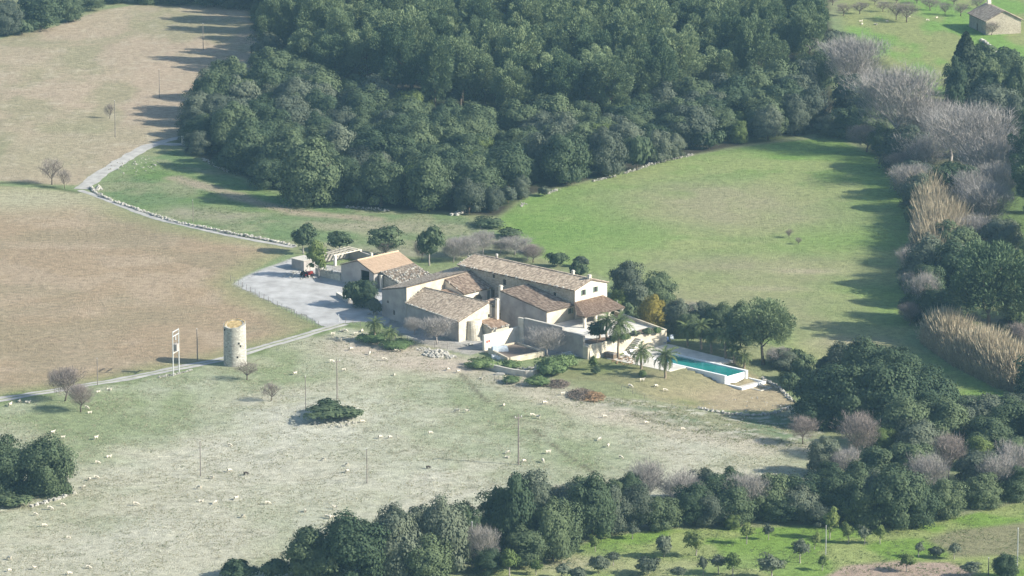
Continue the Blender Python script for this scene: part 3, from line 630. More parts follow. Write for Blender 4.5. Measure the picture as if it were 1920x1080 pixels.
bm_ = MB(); c = [(17.05, 18.8), (17.45, 18.8), (17.45, 30.5), (17.05, 30.5)]; bm_.hexa([W(*q, 4.63) for q in c], [W(*q, 4.74) for q in c]); part(bm_, 'porch_beam', M['wood'], fh)

# ------------------------------------------------------------------ courtyard ranges
lg = empty('courtyard_range', W(-16, 19, 0), 0, 'arched courtyard building with brown tiled roof between tall block and farmhouse', 'outbuilding')
ring = [(-19.4, 15), (-13.5, 15), (-13.5, 23.2), (-19.4, 23.2)]; w = Wall(ring[1], ring[2], 0, 5.2)
A0 = op_at(w, 895, 558, 3.0, 2.2, a=-13.5); ao = []; tc_ = (A0[0] + A0[1]) / 2
for i in range(8):
    x0, x1 = -1.5 + 3 * i / 8, -1.5 + 3 * (i + 1) / 8; xm = (x0 + x1) / 2; ao.append((tc_ + x0, tc_ + x1, 1.6, 3.1 + math.sqrt(max(0, 1.5 ** 2 - xm * xm)) * .9))
A1 = solve_face(912, 556, a=-13.5)[1] - 15; ao.append((A1 + .25, 8.0, 1.6, 4.75))
ws = walls(lg, ring, 0, [[(0, 7.5), (1, 5.2)], 5.2, [(0, 5.2), (1, 7.5)], 7.5], 'lime', {1: ao})
part(ws[1].slab(MB(), .6, 8.0, 1.2, 5.0, -3.0, -2.9), 'back_wall', M['greyrender'], lg)
roof(lg, (-13.5, 15, 5.2), (-13.5, 23.2, 5.2), (-19.4, 23.2, 7.5), (-19.4, 15, 7.5), 'tile', .3, False, .2)
roof(lg, (-13.55, 9.7, 4.6), (-13.55, 14.7, 4.6), (-18.2, 14.7, 5.4), (-18.2, 9.7, 5.4), 'tilewarm', .15, False, .5)
ring = [(-18.0, 9.7), (-13.6, 9.7), (-13.6, 14.8), (-18.0, 14.8)]; walls(lg, ring, 0, [[(0, 5.3), (1, 4.6)], 4.6, [(0, 4.6), (1, 5.3)], 5.3], 'lime')

tb = empty('tall_outbuilding', W(-23, 14, 0), 0, 'tall single-pitch stone outbuilding showing a high sunlit cream end wall', 'outbuilding')
ring = [(-27.2, 4.6), (-18.3, 3.05), (-19.6, 27), (-28.4, 28)]; w = Wall(ring[0], ring[1], 0, 6)
to = [op_at(w, 740, 586, .7, 1.0, b=4.0), op_at(w, 728, 566, .5, .6, b=4.3)]
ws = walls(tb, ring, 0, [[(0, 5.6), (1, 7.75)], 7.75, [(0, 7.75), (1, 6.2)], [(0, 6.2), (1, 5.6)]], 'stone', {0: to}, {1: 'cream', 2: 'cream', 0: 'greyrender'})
for o in to: fit_window(tb, ws[0], o)
roof(tb, (-28.4, 28, 6.2), (-27.2, 4.6, 5.6), (-18.3, 3.05, 7.75), (-19.6, 27, 7.75), 'tilegrey', .12, False)

bn = empty('front_barn', W(-9, 5, 0), 0, 'stone barn with sloping pale-edged tile roof nearest the white yard wall', 'barn')
ring = [(-18.2, 3.02), (0, -.1), (.2, 9.4), (-18.1, 9.4)]; w = Wall(ring[1], ring[2], 0, 4.2); bo = [op_at(w, 916, 592, .55, .7, a=.1)]
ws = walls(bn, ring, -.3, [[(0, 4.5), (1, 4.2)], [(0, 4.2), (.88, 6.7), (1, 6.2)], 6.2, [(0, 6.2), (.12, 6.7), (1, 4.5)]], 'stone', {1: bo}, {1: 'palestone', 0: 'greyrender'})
fit_window(bn, ws[1], bo[0])
roof(bn, (-18.15, 3.0, 4.5), (0, -.1, 4.2), (.2, 8.3, 6.72), (-18.1, 8.3, 6.72), 'tilegrey', .3, True, .75)
roof(bn, (.2, 9.4, 6.2), (-18.1, 9.4, 6.2), (-18.1, 8.3, 6.72), (.2, 8.3, 6.72), 'tilegrey', .15, False, 0)
# rounded stone bulge and oven lean-to
bu = MB(); k = 12; pr = [((.2 + 2.2 * math.sin(math.pi * i / k)), 4.1 - 2.0 * math.cos(math.pi * i / k)) for i in range(k + 1)]
bu.hexa([W(*p, -.3) for p in pr], [W(.2 + (p[0] - .2) * .6, 4.1 + (p[1] - 4.1) * .9, 4.0) for p in pr]); part(bu, 'buttress', M['palestone'], bn, smooth=False)
ring = [(.3, 5.4), (4.4, 5.0), (4.4, 10), (.3, 10)]; walls(bn, ring, -.3, [[(0, 3.3), (1, 2.4)], 2.4, [(0, 2.4), (1, 3.3)], 3.3], 'palestone')
roof(bn, (4.4, 5.0, 2.4), (4.4, 10, 2.4), (.3, 10, 3.3), (.3, 5.4, 3.3), 'tilewarm', .2, False, .5)
chimney(bn, 1.3, 9.75, 2.6, 7.7, .3)

# ------------------------------------------------------------------ yard walls and terrace
yw = empty('yard_wall', W(9, 3, 0), 0, 'white yard wall catching full sun with two red plates on it', 'wall')
def fseg(mb, p, q, wd_, z0, z1, z2=None): return mb.obox(W(*p), W(*q), wd_, z0, z1, z2)
part(fseg(MB(), (8.75, -1.9), (8.75, 8.4), .5, -.3, 3.25), 'wall', M['lime'], yw)
part(fseg(MB(), (8.75, 8.41), (10.3, 8.41), .5, -.3, 5.2), 'pier', M['lime'], yw)
ff = Wall((9.0, -1.9), (9.0, 8.4), 0, 3)
rp = MB(); 
for t0 in (.62, 1.22): part(ff.slab(MB(), t0, t0 + .38, 1.55, 2.05, .004, .05), 'red_plate', M['red'], yw)
tw = empty('terrace_wall', W(18, 8.6, 0), 0, 'high shaded garden wall running down from the white wall to the terrace', 'wall')
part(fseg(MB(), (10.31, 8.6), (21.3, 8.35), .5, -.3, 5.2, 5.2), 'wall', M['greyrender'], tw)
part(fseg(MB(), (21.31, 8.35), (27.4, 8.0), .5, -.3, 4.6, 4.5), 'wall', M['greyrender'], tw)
part(fseg(MB(), (10.31, 8.6), (21.3, 8.35), .62, 5.203, 5.3), 'coping', M['concrete'], tw)
part(fseg(MB(), (21.31, 8.35), (27.4, 8.0), .62, 4.61, 4.7, 4.6), 'coping', M['concrete'], tw)
TP = [(10.6, 8.95), (27.3, 8.3), (28.4, 8.4), (29.3, 15.5), (31.0, 28.0), (17.6, 30.9), (10.6, 31.8)]
tr = MB().prism([W(*p)[:2] for p in TP], -.4, 2.55); props(tr.build('terrace', M['paving']), kind='structure')
props(MB().prism([W(*p)[:2] for p in [(24.5, 9.6), (28.0, 9.6), (29.6, 22), (30.3, 27.6), (26.5, 28.2), (27.2, 20), (24.8, 13)]], 2.553, 2.62).build('plant_bed', M['soil']), kind='structure')
rw = empty('retaining_wall', W(30, 18, 0), 0, 'sunlit cream retaining wall below the terrace, facing the pool', 'wall')
def batter(p, q, z0, z1, thick=1.0):
    p, q = np.array(p, float), np.array(q, float); d = (q - p) / np.linalg.norm(q - p); n = np.array([d[1], -d[0]])
    return MB().hexa([W(*(p + n * thick), z0), W(*(q + n * thick), z0), W(*q, z0), W(*p, z0)], [W(*(p + n * .25), z1), W(*(q + n * .25), z1), W(*q, z1), W(*p, z1)])
part(batter((28.45, 8.0), (29.35, 15.5), -.4, 2.9), 'wall', M['palestone'], rw)
part(batter((29.36, 15.5), (31.05, 28.0), -.4, 2.9, .9), 'wall', M['cream'], rw)
part(fseg(MB(), (27.4, 8.15), (28.9, 8.0), .9, -.4, 2.7, 2.5), 'end_wall', M['cream'], rw)
stp = empty('garden_steps', W(31, 19, 0), 0, 'pale stone steps climbing along the retaining wall to the terrace', 'steps')
for i in range(9):
    s_ = MB(); b0 = 16.5 + i * .42; c = [(30.5, b0), (32.0, b0), (32.0, b0 + .41), (30.5, b0 + .41)]
    s_.hexa([W(*q, -.3) for q in c], [W(*q, .28 * (i + 1)) for q in c]); part(s_, 'step', M['paving'], stp)
bw = empty('boundary_wall', W(24, 30, 0), 0, 'low pale boundary wall on the far side of the terrace', 'wall')
part(fseg(MB(), (14.5, 31.2), (31.2, 28.3), .45, -.3, 3.5, 2.95), 'wall', M['cream'], bw)

# ------------------------------------------------------------------ garage group beyond the parking yard
gr = empty('garage', W(-51, 26, 0), 0, 'small gabled garage with a bright orange tiled roof beside the parking yard', 'garage')
ring = [(-56, 20.4), (-45.9, 20.4), (-45.9, 32.5), (-56, 32.5)]; w = Wall(ring[0], ring[1], 0, 4)
o = op_at(w, 684.5, 519, 2.6, 2.7, b=20.4); o = (o[0], o[1], .0, max(2.4, o[3]))
ws = walls(gr, ring, -.3, [[(0, 3.7), (.51, 5.4), (1, 3.45)], 3.45, [(0, 3.45), (.49, 5.4), (1, 3.7)], 3.7], 'greyrender', {0: [o]})
fit_door(gr, ws[0], o, dark=True)
roof(gr, (-45.9, 20.4, 3.45), (-45.9, 32.5, 3.45), (-50.85, 32.5, 5.4), (-50.85, 20.4, 5.4), 'orange', .25, True)
roof(gr, (-56, 32.5, 3.7), (-56, 20.4, 3.7), (-50.85, 20.4, 5.4), (-50.85, 32.5, 5.4), 'orange', .25, False)
ru = empty('ruined_shed', W(-43, 27, 0), 0, 'half-collapsed stone shed with broken pale tiles and rubble, beside the orange roof', 'shed')
ring = [(-45.6, 22.2), (-39.5, 21.6), (-38.5, 31.5), (-45.6, 32)]; ws = walls(ru, ring, -.3, [[(0, 3.2), (1, 2.0)], [(0, 2.0), (1, 1.8)], [(0, 1.8), (1, 3.6)], 3.4], 'stone')
roof(ru, (-39.6, 21.8, 2.0), (-38.6, 31.4, 1.9), (-45.6, 32, 3.7), (-45.6, 22.2, 3.4), 'tilegrey', .2, False, .9, keep=lambda u, v, r: (v > .35 + .3 * r.rand(len(u)) * 1.0) | (r.rand(len(u)) < .35))
rng = random.Random(4); sb = MB()
for i in range(120):
    u, v = rng.random(), rng.random() ** 1.4; a_ = -39.5 - 6 * v + .6 * u; b_ = 22 + 9.6 * u
    sb.blob(W(a_, b_, 2.1 + 1.5 * v + .12), .10 + .2 * rng.random(), rng)
props(part(sb, 'fallen_stones', M['rock'], ru), kind='stuff')
pl_ = MB(); fseg(pl_, (-45.1, 21.6), (-44.6, 21.6), .5, -.3, 3.1); part(pl_, 'pillar', M['lime'], ru)
sh = empty('store_shed', W(-70, 22, 0), 0, 'small flat-roofed grey store at the far corner of the yard', 'shed')
ring = [(-71.5, 20.3), (-67.6, 20.3), (-67.6, 24), (-71.5, 24)]; ws = walls(sh, ring, -.3, [2.7] * 4, 'greyrender')
part(MB().hexa([W(*p, 2.705) for p in [(-71.7, 20.1), (-67.4, 20.1), (-67.4, 24.2), (-71.7, 24.2)]], [W(*p, 2.85) for p in [(-71.7, 20.1), (-67.4, 20.1), (-67.4, 24.2), (-71.7, 24.2)]]), 'roof', M['concrete'], sh)
pg = empty('open_shelter', W(-68, 33, 0), 0, 'open lean-to with a pale beam roof behind the garage, seen over the trees', 'shelter')
part(fseg(MB(), (-71, 29.5), (-71, 37), .4, -.3, 2.4), 'back_wall', M['greyrender'], pg); part(fseg(MB(), (-70.8, 37.2), (-64, 37.2), .4, -.3, 2.5, 1.9), 'side_wall', M['greyrender'], pg)
for i in range(7): part(fseg(MB(), (-71.4, 29.6 + i * 1.22), (-67.5, 29.6 + i * 1.22), .5, 2.62, 2.74), 'roof_beam', M['cream'], pg)
part(fseg(MB(), (-67.5, 29.2), (-67.5, 37.6), .35, 2.45, 2.615), 'lintel', M['lime'], pg)
for a_, b_ in ((-67.5, 29.6), (-67.5, 37.3), (-63.9, 37.2)): part(fseg(MB(), (a_ - .25, b_), (a_ + .25, b_), .5, -.3, 2.44), 'pillar', M['lime'], pg)
gw = empty('yard_back_wall', W(-60, 21, 0), 0, 'low broken stone wall between the store and the orange-roofed garage', 'wall')
part(fseg(MB(), (-64.0, 20.6), (-56.2, 20.6), .6, -.3, 1.9, 1.5), 'wall', M['palestone'], gw)
part(fseg(MB(), (-60.5, 26), (-56.2, 26), .6, -.3, 2.6, 2.6), 'wall', M['cream'], gw)
sb = MB(); rng = random.Random(8)
for i in range(60): sb.blob(W(-64 + 7.6 * rng.random(), 20.6 + .6 * (rng.random() - .5), 1.8 - .3 * rng.random()), .2 + .2 * rng.random(), rng)
props(part(sb, 'cap_stones', M['rock'], gw), kind='stuff')
lw = empty('low_wall', W(-43.7, 9.2, 0), 0, 'short low wall with sunlit top painted white beside the dark yard bush', 'wall')
part(fseg(MB(), (-46.9, 10.6), (-40.5, 8.0), .7, -.2, .8), 'wall', M['greyrender'], lw); part(fseg(MB(), (-46.9, 10.6), (-40.5, 8.0), .8, .803, .9), 'coping', M['lime'], lw)  # white top slab paints in the sunlit top above grey shaded sides

# trough pen, curved planter wall
tq = empty('stone_trough', W(16, 0, 0), 0, 'large pale walled trough against the white yard wall', 'trough')
for p, q, z in (((11.0, -2.6), (19.4, -5.6), 1.1), ((19.4, -5.2), (20.6, 3.4), 1.1), ((20.4, 3.6), (11.5, 5.2), 1.0), ((11.2, 5.0), (10.8, -2.2), 1.0)):
    part(fseg(MB(), p, q, .4, -.3, z), 'wall', M['cream'], tq)
part(MB().hexa([W(*p, .2) for p in [(11.2, -2.2), (19.1, -5.1), (20.2, 3.2), (11.5, 4.8)]], [W(*p, .75) for p in [(11.2, -2.2), (19.1, -5.1), (20.2, 3.2), (11.5, 4.8)]]), 'fill', M['debris'], tq)
cp = MB(); pts = []
for u, v in ((911, 690), (925, 694), (945, 699), (965, 703), (985, 705.5), (1000, 705), (1007, 702), (1009, 698), (1004, 694)): pts.append(plane_pt(u, v))
for p, q in zip(pts[:-1], pts[1:]): cp.obox(p, q, .5, -.4, 1.15)
pw = cp.build('planter_wall', M['concrete']); props(pw, 'curved pale wall holding up rubble-filled bed above the dirt track', 'wall')

# ------------------------------------------------------------------ pool
deck = MB(); dp = [(31.2, 10.6), (47.3, 11.6), (47.3, 16.4), (38.0, 16.4), (38.0, 23.2), (50.5, 23.2), (50.5, 27.2), (33, 28.2), (31.9, 28)]
props(MB().prism([W(*p)[:2] for p in dp], -.5, .07).build('pool_deck', M['paving']), kind='structure')
po = empty('swimming_pool', W(48, 19.7, 0), 0, 'long turquoise infinity pool with white rim on the lawn', 'swimming pool')
def fbox(a0, a1, b0, b1, z0, z1): return MB().hexa([W(a0, b0, z0), W(a1, b0, z0), W(a1, b1, z0), W(a0, b1, z0)], [W(a0, b0, z1), W(a1, b0, z1), W(a1, b1, z1), W(a0, b1, z1)])
part(fbox(38.1, 57.6, 16.5, 17.0, -2.2, .10), 'rim', M['white'], po); part(fbox(38.1, 57.9, 22.5, 23.1, -2.6, .10), 'rim', M['white'], po)
part(fbox(38.1, 38.6, 17.01, 22.49, -1.8, .10), 'rim', M['white'], po); part(fbox(57.2, 57.6, 17.01, 22.49, -2.6, -.13), 'spill_wall', M['white'], po)
part(fbox(38.61, 57.19, 17.01, 22.49, -1.8, -1.5), 'floor', M['pooltile'], po)
m, t, b = newmat('pool_water', .06, .5); nz = node(t, 'ShaderNodeTexNoise', i_Scale=.28, i_Detail=2); tc = node(t, 'ShaderNodeTexCoord'); t.links.new(tc.outputs['Object'], nz.inputs['Vector'])
cr = node(t, 'ShaderNodeValToRGB'); cr.color_ramp.elements[0].position = .3; cr.color_ramp.elements[0].color = c4((.012, .155, .15)); cr.color_ramp.elements[1].position = .7; cr.color_ramp.elements[1].color = c4((.03, .25, .225))
t.links.new(nz.outputs[0], cr.inputs[0]); t.links.new(cr.outputs[0], b.inputs['Base Color'])
nw = node(t, 'ShaderNodeTexNoise', i_Scale=2.5, i_Detail=3); t.links.new(tc.outputs['Object'], nw.inputs['Vector']); bp = node(t, 'ShaderNodeBump', i_Strength=.5, i_Distance=.03); t.links.new(nw.outputs[0], bp.inputs['Height']); t.links.new(bp.outputs[0], b.inputs['Normal'])
M['water'] = m
part(fbox(38.61, 57.59, 17.005, 22.495, -1.4, -.12), 'water', M['water'], po)
part(fbox(57.61, 62.2, 16.4, 16.8, -3.0, -1.5), 'basin_wall', M['white'], po); part(fbox(61.8, 62.2, 16.81, 23.6, -3.2, -1.5), 'basin_wall', M['white'], po); part(fbox(57.91, 61.79, 23.2, 23.6, -3.2, -1.5), 'basin_wall', M['white'], po)
part(fbox(57.61, 61.79, 16.81, 23.19, -3.0, -1.85), 'basin_floor', M['concrete'], po)
pb = empty('pump_pit', W(64, 19, -2), 0, 'small low concrete pit just below the pool end', 'pit')
part(fbox(62.4, 65.2, 18.6, 19.0, -3.4, -1.95), 'wall', M['concrete'], pb); part(fbox(64.8, 65.2, 19.01, 22.0, -3.4, -1.95), 'wall', M['concrete'], pb); part(fbox(62.4, 64.79, 21.6, 22.0, -3.4, -1.95), 'wall', M['concrete'], pb); part(fbox(62.4, 64.79, 19.01, 21.59, -3.4, -2.2), 'floor', M['dark'], pb)
# sun loungers
def lounger(u, v, rz, m, label, z=.07):
    x, y = plane_pt(u, v, z); e = empty('sun_lounger', (x, y, z), rz, label, 'sun lounger', 'sun loungers round the pool deck')
    link('seat', MB().box(-.35, .35, -.95, .35, .28, .38).mesh('seat', M[m]), e)
    link('backrest', MB().hexa([(-.35, .35, .28), (.35, .35, .28), (.35, 1.0, .75), (-.35, 1.0, .75)], [(-.35, .32, .38), (.35, .32, .38), (.35, .95, .85), (-.35, .95, .85)]).mesh('backrest', M[m]), e)
    lg_ = MB().box(-.03, .03, -.03, .03, 0, .28).mesh('leg', M['metal'])
    for px_, py_ in ((-.3, -.85), (.3, -.85), (-.3, .3), (.3, .3)): link('leg', lg_, e, (px_, py_, 0))
lounger(1176, 668, .6, 'white', 'white sun lounger under the tall palm by the retaining wall'); lounger(1187, 664, .5, 'white', 'white sun lounger nearer the two short palms by the wall')
lounger(1243, 644, .3, 'blue', 'dark blue sun lounger at the far deck corner, left one'); lounger(1252, 641, .2, 'blue', 'dark blue sun lounger at the far deck corner, right one'); lounger(1260, 637, .1, 'bluewhite', 'pale blue sun lounger at the far deck corner by the wall end')
x, y = plane_pt(1145, 671); e = empty('storage_chest', (x, y, .05), TH, 'dark brown storage chest standing against the retaining wall foot', 'chest')
link('body', MB().box(-1.3, 1.3, -.6, .6, 0, .9).mesh('body', M['wood']), e); link('lid', MB().hexa([(-1.35, -.65, .905), (1.35, -.65, .905), (1.35, .65, .905), (-1.35, .65, .905)], [(-1.2, -.5, 1.1), (1.2, -.5, 1.1), (1.2, .5, 1.1), (-1.2, .5, 1.1)]).mesh('lid', M['greywood']), e)

# ------------------------------------------------------------------ ruined mill tower and transformer frame
x, y, z = G(441, 683); tx, ty = x, y
mt = empty('mill_tower', (x, y, z), 0, 'round roofless stone mill tower with slanting broken rim beside the lane', 'tower')
k = 40; V = []; F = []
def rimz(t): return 8.35 + .42 * math.sin(t - .1) + .22 * math.cos(t) + .04 * math.sin(7 * t)
for i in range(k):
    t_ = 2 * math.pi * i / k; c_, s_ = math.cos(t_), math.sin(t_); zt = rimz(t_)
    V += [(2.32 * c_, 2.32 * s_, -.6), (2.22 * c_, 2.22 * s_, zt), (1.6 * c_, 1.6 * s_, zt - .05), (1.65 * c_, 1.65 * s_, -.6)]
for i in range(k):
    a_, b_ = i * 4, (i + 1) % k * 4; F += [(a_, b_, b_ + 1, a_ + 1), (a_ + 1, b_ + 1, b_ + 2, a_ + 2)]
sh_ = MB(); sh_.v, sh_.f = V, F; sh_.build('shell', M['towerstone'], mt)
in_ = MB(); in_.v = V; in_.f = [(i * 4 + 2, (i + 1) % k * 4 + 2, (i + 1) % k * 4 + 3, i * 4 + 3) for i in range(k)]; in_.build('inner_face', M['ochre'], mt)  # the inner wall's sunlit orange is put into this ochre colour
lip = MB()
for i in range(k):
    t_ = 2 * math.pi * i / k
    if -.2 < math.sin(t_ - .2): lip.blob((1.92 * math.cos(t_), 1.92 * math.sin(t_), rimz(t_) - .02), .17, rng)
props(lip.build('rim_stones', M['ochre'], mt), kind='stuff')
dk = MB(); dk.v = [(1.7 * math.cos(6.2832 * i / k), 1.7 * math.sin(6.2832 * i / k), rimz(6.2832 * i / k) - .12) for i in range(k)] + [(0, 0, 8.3)]; dk.f = [(i, (i + 1) % k, k) for i in range(k)]; dk.build('deck', M['ochre'], mt)
hl = MB(); rng = random.Random(3)
for t_, zz in ((-1.15, 4.6), (-1.0, 4.0), (-2.6, 7.2), (-1.3, 1.8)): 
    c_, s_ = math.cos(t_), math.sin(t_); hl.hexa([(2.0 * c_ - .16 * -s_, 2.0 * s_ - .16 * c_, zz), (2.32 * c_ - .16 * -s_, 2.32 * s_ - .16 * c_, zz), (2.32 * c_ + .16 * -s_, 2.32 * s_ + .16 * c_, zz), (2.0 * c_ + .16 * -s_, 2.0 * s_ + .16 * c_, zz)], [(2.0 * c_ - .16 * -s_, 2.0 * s_ - .16 * c_, zz + .4), (2.32 * c_ - .16 * -s_, 2.32 * s_ - .16 * c_, zz + .4), (2.32 * c_ + .16 * -s_, 2.32 * s_ + .16 * c_, zz + .4), (2.0 * c_ + .16 * -s_, 2.0 * s_ + .16 * c_, zz + .4)])
hl.build('putlog_hole', M['dark'], mt)  # solid near-black blocks: the shade inside the holes is put into their colour
x, y, z = G(325, 705); x2, y2, z2 = G(336, 698)
tf = empty('transformer_frame', (x, y, z), math.atan2(y2 - y, x2 - x), 'tall white two-post transformer frame with crossbars by the lane', 'utility frame')
L = math.hypot(x2 - x, y2 - y); pm = MB().tube([(0, 0, -.4), (0, 0, 9.0)], [.12, .10], 6).mesh('post', M['whitemetal']); link('post', pm, tf); link('post', pm, tf, (L, 0, z2 - z))
for zz in (8.9, 8.0, 4.6): link('crossbar', MB().box(0, L, -.09, .09, zz - .07, zz + .07).mesh('crossbar', M['whitemetal']), tf)
link('transformer', MB().box(L * .3, L * .7, -.45, .45, 4.9, 6.2).tube([(L * .4, 0, 6.2), (L * .4, 0, 6.6)], [.08, .05], 5).tube([(L * .6, 0, 6.2), (L * .6, 0, 6.6)], [.08, .05], 5).mesh('transformer', M['greyrender']), tf)
link('insulator', MB().tube([(L * .5, 0, 7.0), (L * .5, 0, 7.9)], [.1, .06], 5).mesh('insulator', M['white']), tf)

# ------------------------------------------------------------------ distant barn, top right
x, y, z = G(1817, 50)
fb = empty('stone_cottage', (x, y, z), math.radians(-76), 'stone cottage with pale tiled roof alone in the far green paddock', 'cottage')
Wd, Ln, He, Hr = 10.5, 14.0, 4.0, 6.6
def cottage():
    g = MB()
    g.add([(0, 0, -.4), (Ln, 0, -.4), (Ln, Wd, -.4), (0, Wd, -.4), (0, 0, He), (Ln, 0, He), (Ln, Wd, He), (0, Wd, He), (0, Wd / 2, Hr), (Ln, Wd / 2, Hr)], [(0, 1, 5, 4), (1, 2, 6, 9, 5), (2, 3, 7, 6), (3, 0, 4, 8, 7)])
    link('wall', g.mesh('wall', M['stone']), fb)
    for e0, e1, r1, r0 in (((-.4, -.5, He - .25), (Ln + .4, -.5, He - .25), (Ln + .4, Wd / 2, Hr + .05), (-.4, Wd / 2, Hr + .05)), ((Ln + .4, Wd + .5, He - .25), (-.4, Wd + .5, He - .25), (-.4, Wd / 2, Hr + .05), (Ln + .4, Wd / 2, Hr + .05))):
        ro = link('roof', MB().hexa([np.array(p) for p in (e0, e1, r1, r0)], [np.array(p) + (0, 0, .15) for p in (e0, e1, r1, r0)]).mesh('roof', M['slab']), fb)
        SEED[0] += 1; V, F = tile_array(*[np.array(p) + (0, 0, .155) for p in (e0, e1, r1, r0)], seed=SEED[0]); props(link('roof_tiles', np_mesh('roof_tiles', V, F, M['tilegrey']), ro), kind='stuff')
    link('chimney', MB().box(Ln * .1, Ln * .1 + .7, Wd * .45, Wd * .55, Hr - .2, Hr + 1.2).mesh('chimney', M['lime']), fb)
    link('door', MB().box(Ln * .45, Ln * .45 + 1.1, -.02, .05, 0, 2.1).mesh('door', M['wood']), fb)
cottage()

# ------------------------------------------------------------------ trees: shared meshes
def unit(v): return v / np.maximum(np.linalg.norm(v, axis=-1, keepdims=True), 1e-9)
def cards(C, N, L, Wd, rng, along=None):
    """Four-cornered leaf sprays at C facing N, L long and Wd wide, long side along `along` or random."""
    n = len(C); R = rng.randn(n, 3) if along is None else along
    T = unit(np.cross(N, R)) if along is None else None
    if along is None: U = T; Vv = unit(np.cross(N, U))
    else: U = unit(along); Vv = unit(np.cross(N, U))
    L, Wd = np.broadcast_to(L, (n,))[:, None] / 2, np.broadcast_to(Wd, (n,))[:, None] / 2
    k = (rng.rand(n, 1) - .5) * .5
    V = np.stack([C - U * L, C + Vv * Wd + U * L * k, C + U * L, C - Vv * Wd - U * L * k], 1).reshape(-1, 3)
    return V, np.arange(4 * n).reshape(-1, 4)
def ball(n, rng): return unit(rng.randn(n, 3))
def crown_round(seed, W_, H_, z0, blobs, per, leaf, low=.15, rag=.25, flat=1.0):
    """A broad crown: leafy lobes spread over an ellipsoid, ragged outline, holes between lobes."""
    rng = np.random.RandomState(seed); R = np.array([W_ / 2, W_ / 2, (H_ - z0) / 2 * 1.05]); c0 = np.array([0, 0, z0 + (H_ - z0) / 2])
    d = ball(blobs * 3, rng); d = d[d[:, 2] > -1 + low * 2][:blobs]; nb = len(d)
    rr = (.52 + .30 * rng.rand(nb)) * (1 + rag * (rng.rand(nb) - .5)); B = c0 + d * R * rr[:, None]
    if low <= .05:      # boughs that sweep down to the ground
        ns = nb // 4; a = rng.rand(ns) * 6.283; q = .45 + .35 * rng.rand(ns)
        B = np.concatenate([B, np.stack([np.cos(a) * q * R[0], np.sin(a) * q * R[1], z0 + W_ * (.06 + .13 * rng.rand(ns))], 1)]); nb += ns
    br = (W_ * .115 + W_ * .085 * rng.rand(nb))
    bi = np.repeat(np.arange(nb), per); o = ball(len(bi), rng); o[:, 2] = np.where(o[:, 2] < -.35, -o[:, 2], o[:, 2])
    P = B[bi] + o * br[bi][:, None] * np.array([1, 1, .8]) * (1 + .16 * rng.randn(len(bi)))[:, None]
    N = unit(o * .8 + unit(P - c0) * .75 + .32 * rng.randn(len(bi), 3)); s = leaf * (.6 + .8 * rng.rand(len(bi)))
    # dense inner mass so that the sky does not show straight through
    ni = blobs * per // 6; q = ball(ni, rng); Pi = c0 + q * R * (.35 + .35 * rng.rand(ni))[:, None]
    P = np.concatenate([P, Pi]); N = np.concatenate([N, unit(q + .5 * rng.randn(ni, 3))]); s = np.concatenate([s, leaf * 1.5 * (.7 + .6 * rng.rand(ni))])
    P[:, 2] = np.maximum(P[:, 2], .12)
    return cards(P, N, s * 1.25, s, rng)
def crown_pine(seed, W_, H_, z0, plumes, per):
    """Open conifer crown of upswept needle plumes."""
    rng = np.random.RandomState(seed); d = ball(plumes * 2, rng); d = d[d[:, 2] > -.75][:plumes]; n = len(d)
    R = np.array([W_ / 2, W_ / 2, (H_ - z0) / 2]); c0 = np.array([rng.randn() * .4, rng.randn() * .4, z0 + (H_ - z0) / 2])
    rr = .40 + .52 * rng.rand(n) ** .7; B = c0 + d * R * rr[:, None]
    ax = unit(d * np.array([1, 1, .5]) * .9 + np.array([0, 0, .75]) + .25 * rng.randn(n, 3)); ln = W_ * (.13 + .09 * rng.rand(n)); wd_ = W_ * (.10 + .065 * rng.rand(n))
    bi = np.repeat(np.arange(n), per); t = rng.rand(len(bi)) * 2 - 1; o = unit(np.cross(ax[bi], rng.randn(len(bi), 3)))
    P = B[bi] + ax[bi] * (ln[bi] * t)[:, None] + o * (wd_[bi] * np.sqrt(np.maximum(0, 1 - t * t)) * (.5 + .6 * rng.rand(len(bi))))[:, None]
    al = unit(ax[bi] + o * .55 + .3 * rng.randn(len(bi), 3)); N = unit(np.cross(al, rng.randn(len(bi), 3)) * .4 + o * 1.1 + ax[bi] * np.maximum(t, 0)[:, None] * 1.3 + unit(P - c0) * .9)
    return cards(P, N, .52 * (.6 + .8 * rng.rand(len(bi))), .19 * (.6 + .8 * rng.rand(len(bi))), rng, along=al)
def limb_mesh(seed, H_, z0, W_, r0, m, nl=6, lean=.06, name='trunk'):
    """Tapered trunk with limbs reaching into the crown."""
    rng = random.Random(seed); mb = MB(); top = z0 + (H_ - z0) * .62; pts = []; rad = []
    lx, ly = rng.uniform(-lean, lean), rng.uniform(-lean, lean)
    for i in range(6):
        f = i / 5; pts.append((lx * top * f + .12 * math.sin(3 * f + seed), ly * top * f + .12 * math.cos(2.4 * f + seed) - .12, -.35 + (top + .35) * f)); rad.append(r0 * (1.35 if i == 0 else 1 - .72 * f))
    mb.tube(pts, rad, 7)
    for j in range(nl):
        f = .38 + .55 * j / nl; zb = top * f; a = 6.283 * (j * .38 + rng.random() * .15); L = W_ * .36 * (1.1 - .4 * f)
        p = Vector((lx * zb, ly * zb, zb)); q = p + Vector((math.cos(a) * L * .55, math.sin(a) * L * .55, L * .35)); e = q + Vector((math.cos(a + .3) * L * .5, math.sin(a + .3) * L * .5, L * .5))
        mb.tube([p, q, e], [r0 * .42, r0 * .26, r0 * .08], 5)
    return mb.mesh(name, M[m], True)
